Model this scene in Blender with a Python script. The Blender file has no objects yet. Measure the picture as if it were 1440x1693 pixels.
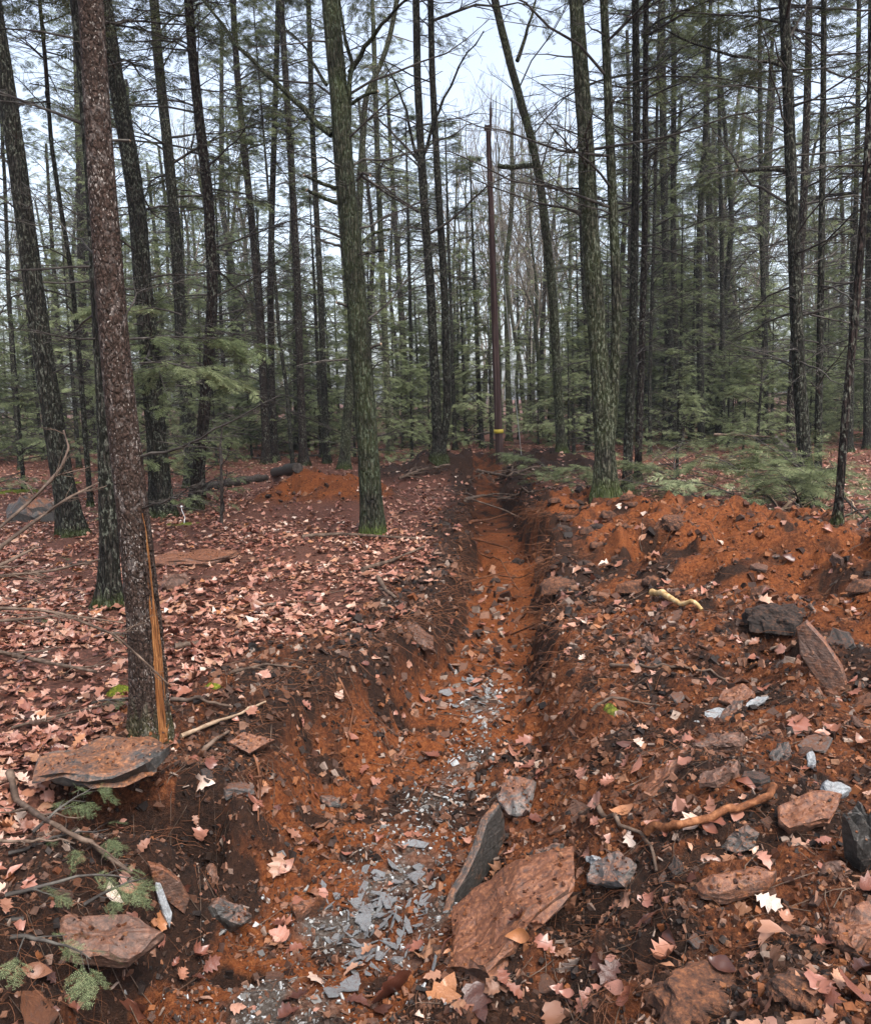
import bpy, math, random
import numpy as np
from mathutils import Matrix, Vector

# ------------------------------------------------------------------ camera, sky, sun, exposure
SC = bpy.context.scene
COL = SC.collection
W0, H0, F0 = 1440.0, 1693.0, 1440.0
PITCH, ROLL = math.radians(7.0), math.radians(1.5)
CAM = np.array([0.0, 0.0, 1.6])
_F = np.array([0, math.cos(PITCH), -math.sin(PITCH)])
_R0 = np.array([1.0, 0, 0]); _U0 = np.array([0, math.sin(PITCH), math.cos(PITCH)])
_U = _U0 * math.cos(ROLL) + _R0 * math.sin(ROLL)
_R = _R0 * math.cos(ROLL) - _U0 * math.sin(ROLL)
cd = bpy.data.cameras.new('camera'); cam = bpy.data.objects.new('camera', cd); COL.objects.link(cam)
cd.sensor_fit = 'HORIZONTAL'; cd.sensor_width = 36.0; cd.lens = 36.0 * F0 / W0
cd.clip_start = 0.05; cd.clip_end = 3000
cam.matrix_world = Matrix(((_R[0], _U[0], -_F[0], CAM[0]), (_R[1], _U[1], -_F[1], CAM[1]), (_R[2], _U[2], -_F[2], CAM[2]), (0, 0, 0, 1)))
SC.camera = cam

SUN_EL, SUN_AZ = math.radians(58), math.radians(150)      # azimuth from +Y clockwise: behind and right of the camera
world = bpy.data.worlds.new('World'); SC.world = world; world.use_nodes = True
wn = world.node_tree; bg = wn.nodes['Background']
sky = wn.nodes.new('ShaderNodeTexSky'); sky.sky_type = 'NISHITA'; sky.sun_disc = False
sky.sun_elevation = SUN_EL; sky.sun_rotation = SUN_AZ; sky.air_density = 1.0; sky.dust_density = 4.0; sky.ozone_density = 1.0
hsv = wn.nodes.new('ShaderNodeHueSaturation'); hsv.inputs['Saturation'].default_value = 0.6
wn.links.new(sky.outputs[0], hsv.inputs['Color']); wn.links.new(hsv.outputs[0], bg.inputs['Color'])
bg.inputs['Strength'].default_value = 0.13
sl = bpy.data.lights.new('sun', 'SUN'); sl.energy = 1.5; sl.angle = math.radians(25); sl.color = (1.0, 0.97, 0.92)
sun = bpy.data.objects.new('sun', sl); COL.objects.link(sun)
sdir = Vector((math.sin(SUN_AZ) * math.cos(SUN_EL), math.cos(SUN_AZ) * math.cos(SUN_EL), math.sin(SUN_EL)))
sun.rotation_euler = sdir.to_track_quat('Z', 'Y').to_euler()
SC.view_settings.view_transform = 'Standard'; SC.view_settings.look = 'None'
SC.view_settings.gamma = 1.0; SC.view_settings.use_curve_mapping = False
SC.view_settings.exposure = 1.65
SC.cycles.max_bounces = 4; SC.cycles.diffuse_bounces = 2; SC.cycles.glossy_bounces = 1
SC.cycles.transmission_bounces = 2; SC.cycles.transparent_max_bounces = 4

rng = np.random.default_rng(7)

# ------------------------------------------------------------------ noise
def _hash(ix, iy, iz, s):
    n = (ix.astype(np.int64) * 374761393 + iy.astype(np.int64) * 668265263 + iz.astype(np.int64) * 1440662683 + s * 974634541) & 0xffffffff
    n = ((n ^ (n >> 13)) * 1274126177) & 0xffffffff
    n = ((n ^ (n >> 15)) * 2246822519) & 0xffffffff
    return ((n ^ (n >> 16)) & 0xffffff) / float(0xffffff)
def vnoise(p, seed=0):
    p = np.asarray(p, float); i = np.floor(p).astype(np.int64); f = p - i; f = f * f * (3 - 2 * f)
    x, y, z = i[..., 0], i[..., 1], i[..., 2]; a, b, c = f[..., 0], f[..., 1], f[..., 2]
    def L(u, v, t): return u + (v - u) * t
    r = L(L(L(_hash(x, y, z, seed), _hash(x + 1, y, z, seed), a), L(_hash(x, y + 1, z, seed), _hash(x + 1, y + 1, z, seed), a), b),
          L(L(_hash(x, y, z + 1, seed), _hash(x + 1, y, z + 1, seed), a), L(_hash(x, y + 1, z + 1, seed), _hash(x + 1, y + 1, z + 1, seed), a), b), c)
    return r * 2 - 1
def fbm(p, octv=3, seed=0, gain=0.5):
    s = 0; a = 1.0; p = np.asarray(p, float)
    for o in range(octv):
        s = s + a * vnoise(p * (2.03 ** o) + 17.3 * o, seed + o); a *= gain
    return s
def n2(x, y, scale, seed=0, octv=2):
    return fbm(np.stack([x * scale, y * scale, np.zeros_like(x) + seed * 3.7], -1), octv, seed)
def sstep(a, b, x):
    t = np.clip((x - a) / (b - a), 0, 1); return t * t * (3 - 2 * t)
def norm(v): return v / np.maximum(np.linalg.norm(v, axis=-1, keepdims=True), 1e-9)

# ------------------------------------------------------------------ terrain
def xc(y): return np.interp(y, [-5, 2, 3.4, 4.4, 5.5, 6.6, 7.6, 9.5, 12, 16, 20, 23, 26, 60], [-0.85, -0.62, -0.42, -0.15, 0.12, 0.4, 0.58, .74, 0.85, 1.0, 1.2, 1.45, 1.8, 1.8])
def wf(y): return np.interp(y, [2, 3.4, 5, 7.6, 12, 20, 25], [.36, .33, .28, .30, .34, .3, .2])
def bl(y): return np.interp(y, [2, 3.4, 4.4, 5.4, 6.6, 12, 20], [.50, .46, .58, .60, .24, .20, .3])
def br(y): return np.interp(y, [2, 3.4, 5, 6.0, 6.8, 12, 20], [1.0, 1.0, .75, .4, .20, .18, .3])
def depth(y): return np.interp(y, [-3, 3, 7, 12, 15.5, 17.5, 19], [.48, .48, .52, .52, .44, .2, 0])
CREST = np.array([(1.75, 10.6), (2.1, 9.2), (2.75, 7.9), (3.15, 6.2), (3.5, 4.0), (3.9, 1.0)])
def seg_dist(x, y):
    d = np.full(np.shape(x), 1e9)
    for a, b in zip(CREST[:-1], CREST[1:]):
        ab = b - a; t = np.clip(((x - a[0]) * ab[0] + (y - a[1]) * ab[1]) / (ab @ ab), 0, 1)
        d = np.minimum(d, np.hypot(x - a[0] - t * ab[0], y - a[1] - t * ab[1]))
    return d
def flat(u, v, z):
    d = _F + _R * ((u - W0 / 2) / F0) + _U * (-(v - H0 / 2) / F0); p = CAM + d * ((z - CAM[2]) / d[2]); return p[0], p[1]
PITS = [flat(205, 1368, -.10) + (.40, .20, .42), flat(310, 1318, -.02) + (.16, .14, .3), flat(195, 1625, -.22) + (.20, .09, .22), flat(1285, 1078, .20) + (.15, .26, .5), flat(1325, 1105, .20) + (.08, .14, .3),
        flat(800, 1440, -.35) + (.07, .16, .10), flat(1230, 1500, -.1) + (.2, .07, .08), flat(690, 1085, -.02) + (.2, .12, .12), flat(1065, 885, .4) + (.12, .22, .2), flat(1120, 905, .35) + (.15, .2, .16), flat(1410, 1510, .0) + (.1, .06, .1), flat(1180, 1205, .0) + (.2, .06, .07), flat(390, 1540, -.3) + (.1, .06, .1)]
def mounds(x, y):
    x = np.asarray(x, float); y = np.asarray(y, float)
    wx = x + .22 * n2(x, y, 1.1, 21); wy = y + .22 * n2(x, y, 1.1, 22)
    d = seg_dist(wx, wy)
    mr = np.exp(-(d / .85) ** 2 / 2)
    ml = np.exp(-((wx + 1.75) / .72) ** 2 / 2 - ((wy - 14.3) / .75) ** 2 / 2)
    mk = np.exp(-((wx + .1) / .85) ** 2 / 2 - ((wy - 18.3) / 1.1) ** 2 / 2) + .8 * np.exp(-((wx - 2.6) / .8) ** 2 / 2 - ((wy - 18.6) / 1.5) ** 2 / 2) + .5 * np.exp(-((wx - 1.2) / .7) ** 2 / 2 - ((wy - 19.0) / .8) ** 2 / 2)
    return mr, ml, mk
def zones(x, y):
    x = np.asarray(x, float); y = np.asarray(y, float)
    s = x - xc(y) + .15 * n2(x, y, 1.7, 5, 3) + .07 * n2(x, y, 5.5, 6, 2)
    ex = np.interp(y, [2, 3, 4.5, 6.5, 8.5, 14], [.05, .1, .5, .45, .15, .1]) + .2 * n2(x, y, .9, 27, 2); left = sstep(-(wf(y) + bl(y) + .32 + ex), -(wf(y) + bl(y) + .02 + ex), s)
    rlim = np.where(y < 10.2, 20.0, wf(y) + br(y) + np.interp(y, [10.2, 13, 18], [1.2, .5, .3]))
    right = 1 - sstep(rlim - .15, rlim + .25, s)
    beyond = sstep(.05, .35, x - np.interp(y, CREST[::-1, 1], CREST[::-1, 0]) - .55)
    right = right * (1 - beyond)
    dist = left * right * (1 - sstep(22, 25, y))
    mr, ml, mk = mounds(x, y)
    dist = np.maximum(dist, np.maximum(sstep(.25, .45, ml), np.maximum(sstep(.25, .5, mk), sstep(.3, .5, mr))))
    # humus: dark topsoil on the lips of the trench, on the black heaps and in patches; in the hollows it is painted shade
    lip = .75 * np.exp(-((s + wf(y) + .85 * bl(y)) / .22) ** 2) + .5 * np.exp(-((s + wf(y) + bl(y) + .3) / .25) ** 2) * (y > 4) + .8 * np.exp(-((s - wf(y) - .8 * br(y)) / .2) ** 2) * (y > 6)
    hum_shade = np.clip(.95 * lip + 1.3 * np.clip(mk - .15, 0, 1) + .75 * sstep(-.05, .5, n2(x, y, 1.6, 9, 3)) + .75 * sstep(.1, .55, n2(x, y, 4.5, 19, 2)), 0, 1)
    hum_shade = hum_shade * (1 - .85 * (np.abs(s) < wf(y) + .03) * (y > 5.5))
    hum_shade = np.where(y > 14, np.clip(hum_shade + .45 * (1 - ml), 0, 1), hum_shade) * (1 - .3 * sstep(.3, .6, mr)) * (1 - .9 * sstep(.3, .5, ml))
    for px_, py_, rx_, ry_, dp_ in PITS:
        hum_shade = np.maximum(hum_shade, 1.2 * np.exp(-(((x - px_) / (rx_ * 1.15)) ** 2 + ((y - py_) / (ry_ * 1.15)) ** 2) ** 2)); dist = np.maximum(dist, np.exp(-(((x - px_) / rx_) ** 2 + ((y - py_) / ry_) ** 2) ** 2))  # black shade of the hollows put into the soil colour as humus
    hum_shade = np.clip(hum_shade, 0, 1)
    sl_ = np.exp(-((x + .27 + .25 * n2(x, y, 4, 3)) / .22) ** 2 - ((y - 3.35) / .55) ** 2) + .9 * np.exp(-((x - .27 + .2 * n2(x, y, 4, 4)) / .2) ** 2 - ((y - 6.05) / .45) ** 2) \
        + .8 * np.exp(-((x + .62) / .22) ** 2 - ((y - 2.75) / .3) ** 2) + .75 * np.exp(-((x + .0 - .25 * (y - 4.4) + .15 * n2(x, y, 3, 8)) / .16) ** 2 - ((y - 4.7) / .9) ** 2)
    return dist, hum_shade, np.clip(sl_, 0, 1), (mr, ml, mk), s
def ground(x, y):
    x = np.asarray(x, float); y = np.asarray(y, float)
    dist, hum_shade, sl_, (mr, ml, mk), s = zones(x, y)
    a = np.abs(s); bw = np.where(s < 0, bl(y), br(y))
    prof = 1 - sstep(0, 1, (a - wf(y)) / bw)
    z = -depth(y) * prof
    z = z + .17 * sstep(.8, 2.0, s) * (1 - sstep(8, 11, y)) * (y > -50)
    z = z + np.interp(y, [4, 6, 8, 9, 10], [.3, .3, .27, .32, .40]) * mr + .50 * ml + .58 * mk
    z = z + np.clip(mr + ml + mk, 0, 1) * (.17 * (.7 - 2 * np.abs(n2(x, y, 2.0, 41, 2))) + .10 * n2(x, y, 4.5, 42, 3))
    z = z + .04 * n2(x, y, .35, 1) + .05 * n2(x, y, .09, 2) * np.clip(np.hypot(x, y) / 15, 0, 3)
    wall = prof * (1 - prof) * 4
    rough = dist * (1 - .5 * sl_) * (1 - .55 * sstep(.8, 1, prof) * (y > 5.5))
    z = z + rough * (.055 * n2(x, y, 2.6, 11, 2) + .034 * n2(x, y, 7, 12, 2) * (1 + 1.5 * wall) + .020 * n2(x, y, 20, 13, 2) + .008 * n2(x, y, 55, 17, 1)) + (1 - dist) * (.02 * n2(x, y, 3, 14, 2) + .008 * n2(x, y, 14, 15))
    for px, py, rx, ry, dp in PITS:
        q = ((x - px) / rx) ** 2 + ((y - py) / ry) ** 2
        z = z - dp * np.exp(-q ** 2)
    far = np.clip(y - 50, 0, None)
    z = z + 2.5 * sstep(0, 200, far)
    return z
def ray(u, v):
    d = _F + _R * ((u - W0 / 2) / F0) + _U * (-(v - H0 / 2) / F0); return d / np.linalg.norm(d)
_TS = np.geomspace(1.2, 120, 1400)
def hit(u, v):
    d = ray(u, v); P = CAM + d * _TS[:, None]; dz = P[:, 2] - ground(P[:, 0], P[:, 1])
    k = np.argmax(dz < 0)
    if k == 0: return CAM + d * 40
    t0, t1 = _TS[k - 1], _TS[k]
    for _ in range(12):
        tm = (t0 + t1) / 2; p = CAM + d * tm
        if p[2] < ground(p[0:1], p[1:2])[0]: t1 = tm
        else: t0 = tm
    return CAM + d * t1
def at_y(u, v, Y): d = ray(u, v); return CAM + d * (Y / d[1])
def gz(x, y): return float(ground(np.array([x]), np.array([y]))[0])
def gnormal(x, y, e=.06):
    return norm(np.array([gz(x - e, y) - gz(x + e, y), gz(x, y - e) - gz(x, y + e), 2 * e]))

# ------------------------------------------------------------------ mesh + object helpers
class Geo:
    def __init__(s): s.v = []; s.q = []; s.t = []; s.qm = []; s.tm = []; s.n = 0
    def add(s, V, Q=None, T=None, m=0):
        V = np.asarray(V, float).reshape(-1, 3)
        if Q is not None and len(Q): Q = np.asarray(Q).reshape(-1, 4) + s.n; s.q.append(Q); s.qm.append(np.full(len(Q), m))
        if T is not None and len(T): T = np.asarray(T).reshape(-1, 3) + s.n; s.t.append(T); s.tm.append(np.full(len(T), m))
        s.v.append(V); s.n += len(V); return s
    def mesh(s, name, mats, smooth=True):
        me = bpy.data.meshes.new(name); V = np.concatenate(s.v)
        q = np.concatenate(s.q) if s.q else np.zeros((0, 4), int); t = np.concatenate(s.t) if s.t else np.zeros((0, 3), int)
        me.vertices.add(len(V)); me.vertices.foreach_set('co', V.astype(np.float32).ravel())
        me.loops.add(q.size + t.size); me.loops.foreach_set('vertex_index', np.concatenate([q.ravel(), t.ravel()]).astype(np.int32))
        nf = len(q) + len(t); me.polygons.add(nf)
        ls = np.concatenate([np.arange(len(q)) * 4, q.size + np.arange(len(t)) * 3]).astype(np.int32)
        me.polygons.foreach_set('loop_start', ls)
        mi = np.concatenate([np.concatenate(s.qm) if s.qm else np.zeros(0), np.concatenate(s.tm) if s.tm else np.zeros(0)]).astype(np.int32)
        me.polygons.foreach_set('material_index', mi)
        me.polygons.foreach_set('use_smooth', np.full(nf, smooth))
        for m in (mats if isinstance(mats, (list, tuple)) else [mats]): me.materials.append(m)
        me.update(calc_edges=True); return me
def link(name, me, parent=None, loc=None):
    o = bpy.data.objects.new(name, me); COL.objects.link(o)
    if parent is not None: o.parent = parent
    if loc is not None: o.location = tuple(float(c) for c in loc)
    return o
def tag(o, label=None, cat=None, group=None, kind=None):
    if label: o['label'] = label
    if cat: o['category'] = cat
    if group: o['group'] = group
    if kind: o['kind'] = kind
    return o
def empty(name, loc, label, cat, group=None):
    o = link(name, None, None, loc); o.empty_display_size = .1; return tag(o, label, cat, group)

def tubes(P, R, k=4, twist=None):
    """P (B,M,3) centre lines, R (B,M) radii -> verts, quads"""
    P = np.asarray(P, float); R = np.asarray(R, float); B, M, _ = P.shape
    T = norm(np.gradient(P, axis=1)); mt = np.abs(T.mean(1)); ref = np.where((mt[:, 2:3] > .6), np.array([[1.0, .13, 0]]), np.array([[0.1, .07, 1.0]]))[:, None, :]
    n1 = norm(np.cross(T, ref)); nb = np.cross(T, n1)
    a = np.arange(k) * 2 * math.pi / k
    V = P[:, :, None, :] + R[:, :, None, None] * (np.cos(a)[None, None, :, None] * n1[:, :, None, :] + np.sin(a)[None, None, :, None] * nb[:, :, None, :])
    idx = np.arange(B * M * k).reshape(B, M, k); i2 = np.roll(idx, -1, axis=2)
    Q = np.stack([idx[:, :-1], i2[:, :-1], i2[:, 1:], idx[:, 1:]], -1).reshape(-1, 4)
    return V.reshape(-1, 3), Q
def paths(start, dirs, L, M, g, wob=.06, droop=0.0):
    B = len(start); t = np.linspace(0, 1, M)
    P = start[:, None, :] + dirs[:, None, :] * (L[:, None] * t)[..., None]
    w = np.cumsum(g.normal(0, 1, (B, M, 3)), axis=1); w -= w[:, :1]
    P = P + w * (wob * L[:, None, None] / M)
    P[..., 2] -= (np.asarray(droop).reshape(-1, 1) * L[:, None]) * t ** 2
    return P
def children(P, R, L, K, g, t0=.2, t1=.98, ang=(35, 65), lf=.5, planar=True, up=0.0, rf=.6):
    B, M, _ = P.shape
    t = np.sort(g.uniform(t0, t1, (B, K)), axis=1); f = t * (M - 1); i = np.clip(f.astype(int), 0, M - 2); w = (f - i)[..., None]
    bi = np.arange(B)[:, None]
    p = P[bi, i] * (1 - w) + P[bi, i + 1] * w; T = norm(P[bi, i + 1] - P[bi, i])
    r = R[bi, i] * (1 - w[..., 0]) + R[bi, i + 1] * w[..., 0]
    if planar:
        side = norm(np.cross(T, np.array([0, 0, 1.0]))); sg = np.where((np.arange(K) % 2)[None, :, None] == 0, 1, -1)
        perp = norm(side * sg + g.normal(0, .22, (B, K, 3)))
    else:
        perp = g.normal(0, 1, (B, K, 3)); perp = norm(perp - T * (perp * T).sum(-1, keepdims=True))
    a = np.radians(g.uniform(ang[0], ang[1], (B, K)))[..., None]
    d = norm(np.cos(a) * T + np.sin(a) * perp + np.array([0, 0, up]))
    l = L[:, None] * lf * (1.05 - .75 * t) * g.uniform(.6, 1.25, (B, K))
    return p.reshape(-1, 3), d.reshape(-1, 3), l.ravel(), (r * rf).ravel()
def taper(r0, M, end=.25): return r0[:, None] * np.linspace(1, end, M)[None, :]

# flat hemlock spray, unit length along +x: diamond strips for the needled branchlets
def spray_template(n, seed, wid=.042):
    g = np.random.default_rng(seed); V = []; Q = []
    def dia(p, q, w):
        p = np.array(p); q = np.array(q); d = q - p; s = np.array([-d[1], d[0], 0]); s = s / np.linalg.norm(s[:2]) * w; m = p + d * .45
        b = len(V); V.extend([p, m + s, q, m - s]); Q.append((b, b + 1, b + 2, b + 3))
    dia((0, 0, 0), (1.0, 0, -.12), wid * .8)
    for k in range(n):
        for sg in (1, -1):
            t = .08 + .86 * k / n + g.uniform(-.03, .03); l = (.40 * (1 - t) ** .7 + .08) * g.uniform(.75, 1.2); a = math.radians(g.uniform(38, 60))
            p = (t, 0, -.12 * t * t); q = (t + l * math.cos(a), sg * l * math.sin(a), -.12 * t * t - .12 * l + g.uniform(-.03, .03)); dia(p, q, wid * g.uniform(.8, 1.25))
    return np.array(V), np.array(Q)
SPR = [spray_template(9, s, .026) for s in range(4)]
def needle_template(seed):
    g = np.random.default_rng(seed); V = []; Q = []
    def dia(p, q, w):
        p = np.array(p, float); q = np.array(q, float); d = q - p; s_ = np.array([-d[1], d[0], 0]); s_ = s_ / np.linalg.norm(s_[:2]) * w; m = p + d * .5; b = len(V); V.extend([p, m + s_, q, m - s_]); Q.append((b, b + 1, b + 2, b + 3))
    def shoot(p, d, L):
        d = np.array(d) / np.linalg.norm(d); n = int(L / .042); dia(p, np.array(p) + d * L, .006)
        for k in range(n):
            c = np.array(p) + d * (k + .5) * L / n
            for sg in (1, -1):
                a = math.radians(g.uniform(50, 75)) * sg; e = np.array([d[0] * math.cos(a) - d[1] * math.sin(a), d[0] * math.sin(a) + d[1] * math.cos(a), g.uniform(-.25, .35)]); dia(c, c + e * g.uniform(.05, .085), .009)
    shoot((0, 0, 0), (1, 0, -.15), 1.0)
    for k in range(6):
        for sg in (1, -1):
            t = .1 + .8 * k / 6 + g.uniform(-.04, .04); shoot((t, 0, -.15 * t), (math.cos(.85), sg * math.sin(.85), g.uniform(-.3, .1)), (.42 * (1 - t) + .1) * g.uniform(.7, 1.2))
    return np.array(V), np.array(Q)
SPR_FINE = [needle_template(30 + s) for s in range(3)]
def place(tpl, pos, ax, up, size):
    V, Q = tpl; a = norm(ax); b = norm(np.cross(up, a)); n = np.cross(a, b)
    Wv = pos[:, None, :] + size[:, None, None] * (V[None, :, 0:1] * a[:, None, :] + V[None, :, 1:2] * b[:, None, :] + V[None, :, 2:3] * n[:, None, :])
    Qw = (Q[None] + (np.arange(len(pos)) * len(V))[:, None, None]).reshape(-1, 4)
    return Wv.reshape(-1, 3), Qw
def add_sprays(G, P, L, g, per, size, m=1, fine=False, droop=.25):
    B, M, _ = P.shape; t = g.uniform(.15, 1, (B, per)); t[:, 0] = .96
    f = t * (M - 1); i = np.clip(f.astype(int), 0, M - 2); w = (f - i)[..., None]; bi = np.arange(B)[:, None]
    p = (P[bi, i] * (1 - w) + P[bi, i + 1] * w).reshape(-1, 3); T = norm(P[bi, i + 1] - P[bi, i]).reshape(-1, 3)
    side = norm(np.cross(T, [0, 0, 1.0])); sg = g.choice([-1, 1], len(p))[:, None] * (np.arange(per) > 0).astype(float)[None].repeat(B, 0).reshape(-1, 1)
    d = norm(T + side * sg * g.uniform(.5, 1.1, (len(p), 1)) + g.normal(0, .12, (len(p), 3)) - np.array([0, 0, droop]))
    up = norm(np.array([0, 0, 1.0]) + g.normal(0, .28, (len(p), 3)))
    sz = g.uniform(size[0], size[1], len(p)); S = SPR_FINE if fine else SPR
    ch = g.integers(0, len(S), len(p))
    for c in range(len(S)):
        k = ch == c
        if k.any(): G.add(*place(S[c], p[k], d[k], up[k], sz[k]), m=m)

# ------------------------------------------------------------------ materials
def nodes_mat(name):
    m = bpy.data.materials.new(name); m.use_nodes = True; nt = m.node_tree; return m, nt, nt.nodes['Principled BSDF']
def nd(nt, typ, props=None, **ins):
    n = nt.nodes.new(typ)
    for k, v in (props or {}).items(): setattr(n, k, v)
    for k, v in ins.items():
        key = int(k[1:]) if k[0] == '_' else k.replace('_', ' ')
        s = n.inputs[key]
        if isinstance(v, bpy.types.NodeSocket): nt.links.new(v, s)
        else: s.default_value = v
    return n
def ramp(nt, fac, stops):
    r = nt.nodes.new('ShaderNodeValToRGB'); e = r.color_ramp.elements
    while len(e) > 1: e.remove(e[-1])
    for i, (p, c) in enumerate(stops):
        x = e[0] if i == 0 else e.new(p)
        x.position = p; x.color = tuple(c) + (1,) if len(c) == 3 else c
    nt.links.new(fac, r.inputs[0]); return r.outputs[0]
def mixc(nt, fac, a, b):
    n = nt.nodes.new('ShaderNodeMix'); n.data_type = 'RGBA'
    for s, v in ((n.inputs[0], fac), (n.inputs[6], a), (n.inputs[7], b)):
        if isinstance(v, bpy.types.NodeSocket): nt.links.new(v, s)
        else: s.default_value = (tuple(v) + (1,) if isinstance(v, (tuple, list)) and len(v) == 3 else v)
    return n.outputs[2]
def math_(nt, op, a, b=None, c=None):
    n = nt.nodes.new('ShaderNodeMath'); n.operation = op
    for i, v in enumerate((a, b, c)):
        if v is None: continue
        if isinstance(v, bpy.types.NodeSocket): nt.links.new(v, n.inputs[i])
        else: n.inputs[i].default_value = v
    return n.outputs[0]
def lnk(nt, a, b): nt.links.new(a, b)
def objcoord(nt, scale=(1, 1, 1), out='Object'):
    tc = nt.nodes.new('ShaderNodeTexCoord'); mp = nt.nodes.new('ShaderNodeMapping'); mp.inputs['Scale'].default_value = scale
    nt.links.new(tc.outputs[out], mp.inputs['Vector']); return mp.outputs[0]
def bumpn(nt, b, h, strength, dist):
    n = nd(nt, 'ShaderNodeBump', None, Strength=strength, Distance=dist, Height=h); lnk(nt, n.outputs[0], b.inputs['Normal'])

def bark(name, dark, mid, light, moss=0.0, mossh=.5, lichen=.3, lich_col=(.32, .34, .27), fleck=0.0, green=.0, zs=.16, vs=30.0, bd=.022, fs=.9):
    m, nt, b = nodes_mat(name)
    v = objcoord(nt, (1, 1, zs)); vo = objcoord(nt)
    n1 = nd(nt, 'ShaderNodeTexNoise', None, Vector=objcoord(nt, (1, 1, zs * 2)), Scale=70.0, Detail=5.0, Roughness=.7).outputs[0]
    wv = nd(nt, 'ShaderNodeTexNoise', None, Vector=objcoord(nt, (1, 1, .5)), Scale=9.0, Detail=2.0)
    vv = nd(nt, 'ShaderNodeVectorMath', {'operation': 'MULTIPLY_ADD'}, _0=wv.outputs['Color'], _1=(.05, .05, .05), _2=v).outputs[0]
    vor = nd(nt, 'ShaderNodeTexVoronoi', {'feature': 'DISTANCE_TO_EDGE'}, Vector=vv, Scale=vs).outputs['Distance']
    fis = ramp(nt, vor, [(.03, (0, 0, 0)), (.20, (1, 1, 1))])
    c = ramp(nt, n1, [(.30, dark), (.48, mid), (.66, light)])
    c = mixc(nt, math_(nt, 'MULTIPLY', math_(nt, 'SUBTRACT', 1.0, fis), fs), c, dark)
    big = nd(nt, 'ShaderNodeTexNoise', None, Vector=vo, Scale=3.0, Detail=4.0).outputs[0]
    sp = nd(nt, 'ShaderNodeTexNoise', None, Vector=objcoord(nt, (1, 1, .6)), Scale=30.0, Detail=5.0, Roughness=.72).outputs[0]
    lf = math_(nt, 'MULTIPLY', ramp(nt, sp, [(.53, (0, 0, 0)), (.60, (1, 1, 1))]), ramp(nt, big, [(.35, (.15, .15, .15)), (.6, (1, 1, 1))]))
    c = mixc(nt, math_(nt, 'MULTIPLY', lf, lichen), c, lich_col)
    if green > 0:
        gf = math_(nt, 'MULTIPLY', ramp(nt, big, [(.3, (0, 0, 0)), (.75, (1, 1, 1))]), green); c = mixc(nt, gf, c, (.055, .075, .022))
    if fleck > 0:
        fn = nd(nt, 'ShaderNodeTexNoise', None, Vector=objcoord(nt, (1, 1, .6)), Scale=95.0, Detail=3.0, Roughness=.6).outputs[0]
        fb = nd(nt, 'ShaderNodeTexNoise', None, Vector=vo, Scale=6.0, Detail=2.0).outputs[0]
        f1 = ramp(nt, math_(nt, 'ADD', fn, math_(nt, 'MULTIPLY', math_(nt, 'SUBTRACT', fb, .5), .3)), [(.62, (0, 0, 0)), (.68, (1, 1, 1))])
        c = mixc(nt, math_(nt, 'MULTIPLY', f1, .8), c, (.34, .30, .27))
    if moss > 0:
        z = nd(nt, 'ShaderNodeSeparateXYZ', None, Vector=vo).outputs[2]
        mz = math_(nt, 'ADD', math_(nt, 'SUBTRACT', 1.0, math_(nt, 'DIVIDE', z, mossh)), math_(nt, 'MULTIPLY', math_(nt, 'SUBTRACT', sp, .5), 2.2))
        mf = math_(nt, 'MULTIPLY', ramp(nt, mz, [(.3, (0, 0, 0)), (.75, (1, 1, 1))]), moss)
        mcol = mixc(nt, n1, (.02, .032, .006), (.10, .135, .02))
        c = mixc(nt, mf, c, mcol)
    lnk(nt, c, b.inputs['Base Color']); b.inputs['Roughness'].default_value = .85; b.inputs['Specular IOR Level'].default_value = .12
    hgt = math_(nt, 'ADD', math_(nt, 'MULTIPLY', n1, .45), math_(nt, 'MULTIPLY', fis, .8 * fs))
    bumpn(nt, b, hgt, 1.0, bd); return m
BARK = {
 'hemlock': bark('hemlock_bark', (0.0036, 0.0030, 0.0027), (0.0158, 0.0130, 0.0112), (0.0540, 0.0461, 0.0396), moss=.3, mossh=.2, lichen=.38, green=.08),
 'main': bark('mossy_hemlock_bark', (0.0036, 0.0032, 0.0025), (0.0187, 0.0162, 0.0122), (0.0720, 0.0634, 0.0504), moss=.7, mossh=.22, lichen=.55, lich_col=(0.1700, 0.2000, 0.1500), green=.38),
 'fleck': bark('flecked_red_bark', (.008, .0052, .004), (.028, .0175, .013), (.085, .054, .043), moss=.2, mossh=.25, lichen=.25, lich_col=(.3, .26, .24), fleck=.5, zs=.5, vs=44.0, bd=.02, fs=.35),
 'red': bark('reddish_bark', (0.0043, 0.0029, 0.0025), (0.0187, 0.0122, 0.0104), (0.0540, 0.0374, 0.0324), moss=.25, mossh=.2, lichen=.4),
 'grey': bark('grey_green_bark', (0.0058, 0.0050, 0.0040), (0.0288, 0.0259, 0.0194), (0.1300, 0.1180, 0.0900), moss=.35, mossh=.3, lichen=.7, lich_col=(0.2600, 0.2800, 0.2100), green=.4),
 'pale': bark('pale_bark', (0.0216, 0.0187, 0.0144), (0.0720, 0.0634, 0.0490), (0.2200, 0.2000, 0.1600), lichen=.5, green=.3),
}
def simple(name, cols, scale=12.0, rough=.7, bump=.4, dist=.01, out='Object', stretch=(1, 1, 1), spec=.18):
    m, nt, b = nodes_mat(name); n = nd(nt, 'ShaderNodeTexNoise', None, Vector=objcoord(nt, stretch, out), Scale=scale, Detail=5.0, Roughness=.62).outputs[0]
    k = len(cols); lnk(nt, ramp(nt, n, [(.28 + .44 * i / max(k - 1, 1), c) for i, c in enumerate(cols)]), b.inputs['Base Color'])
    b.inputs['Roughness'].default_value = rough; b.inputs['Specular IOR Level'].default_value = spec
    if bump: bumpn(nt, b, n, bump, dist)
    return m
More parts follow.
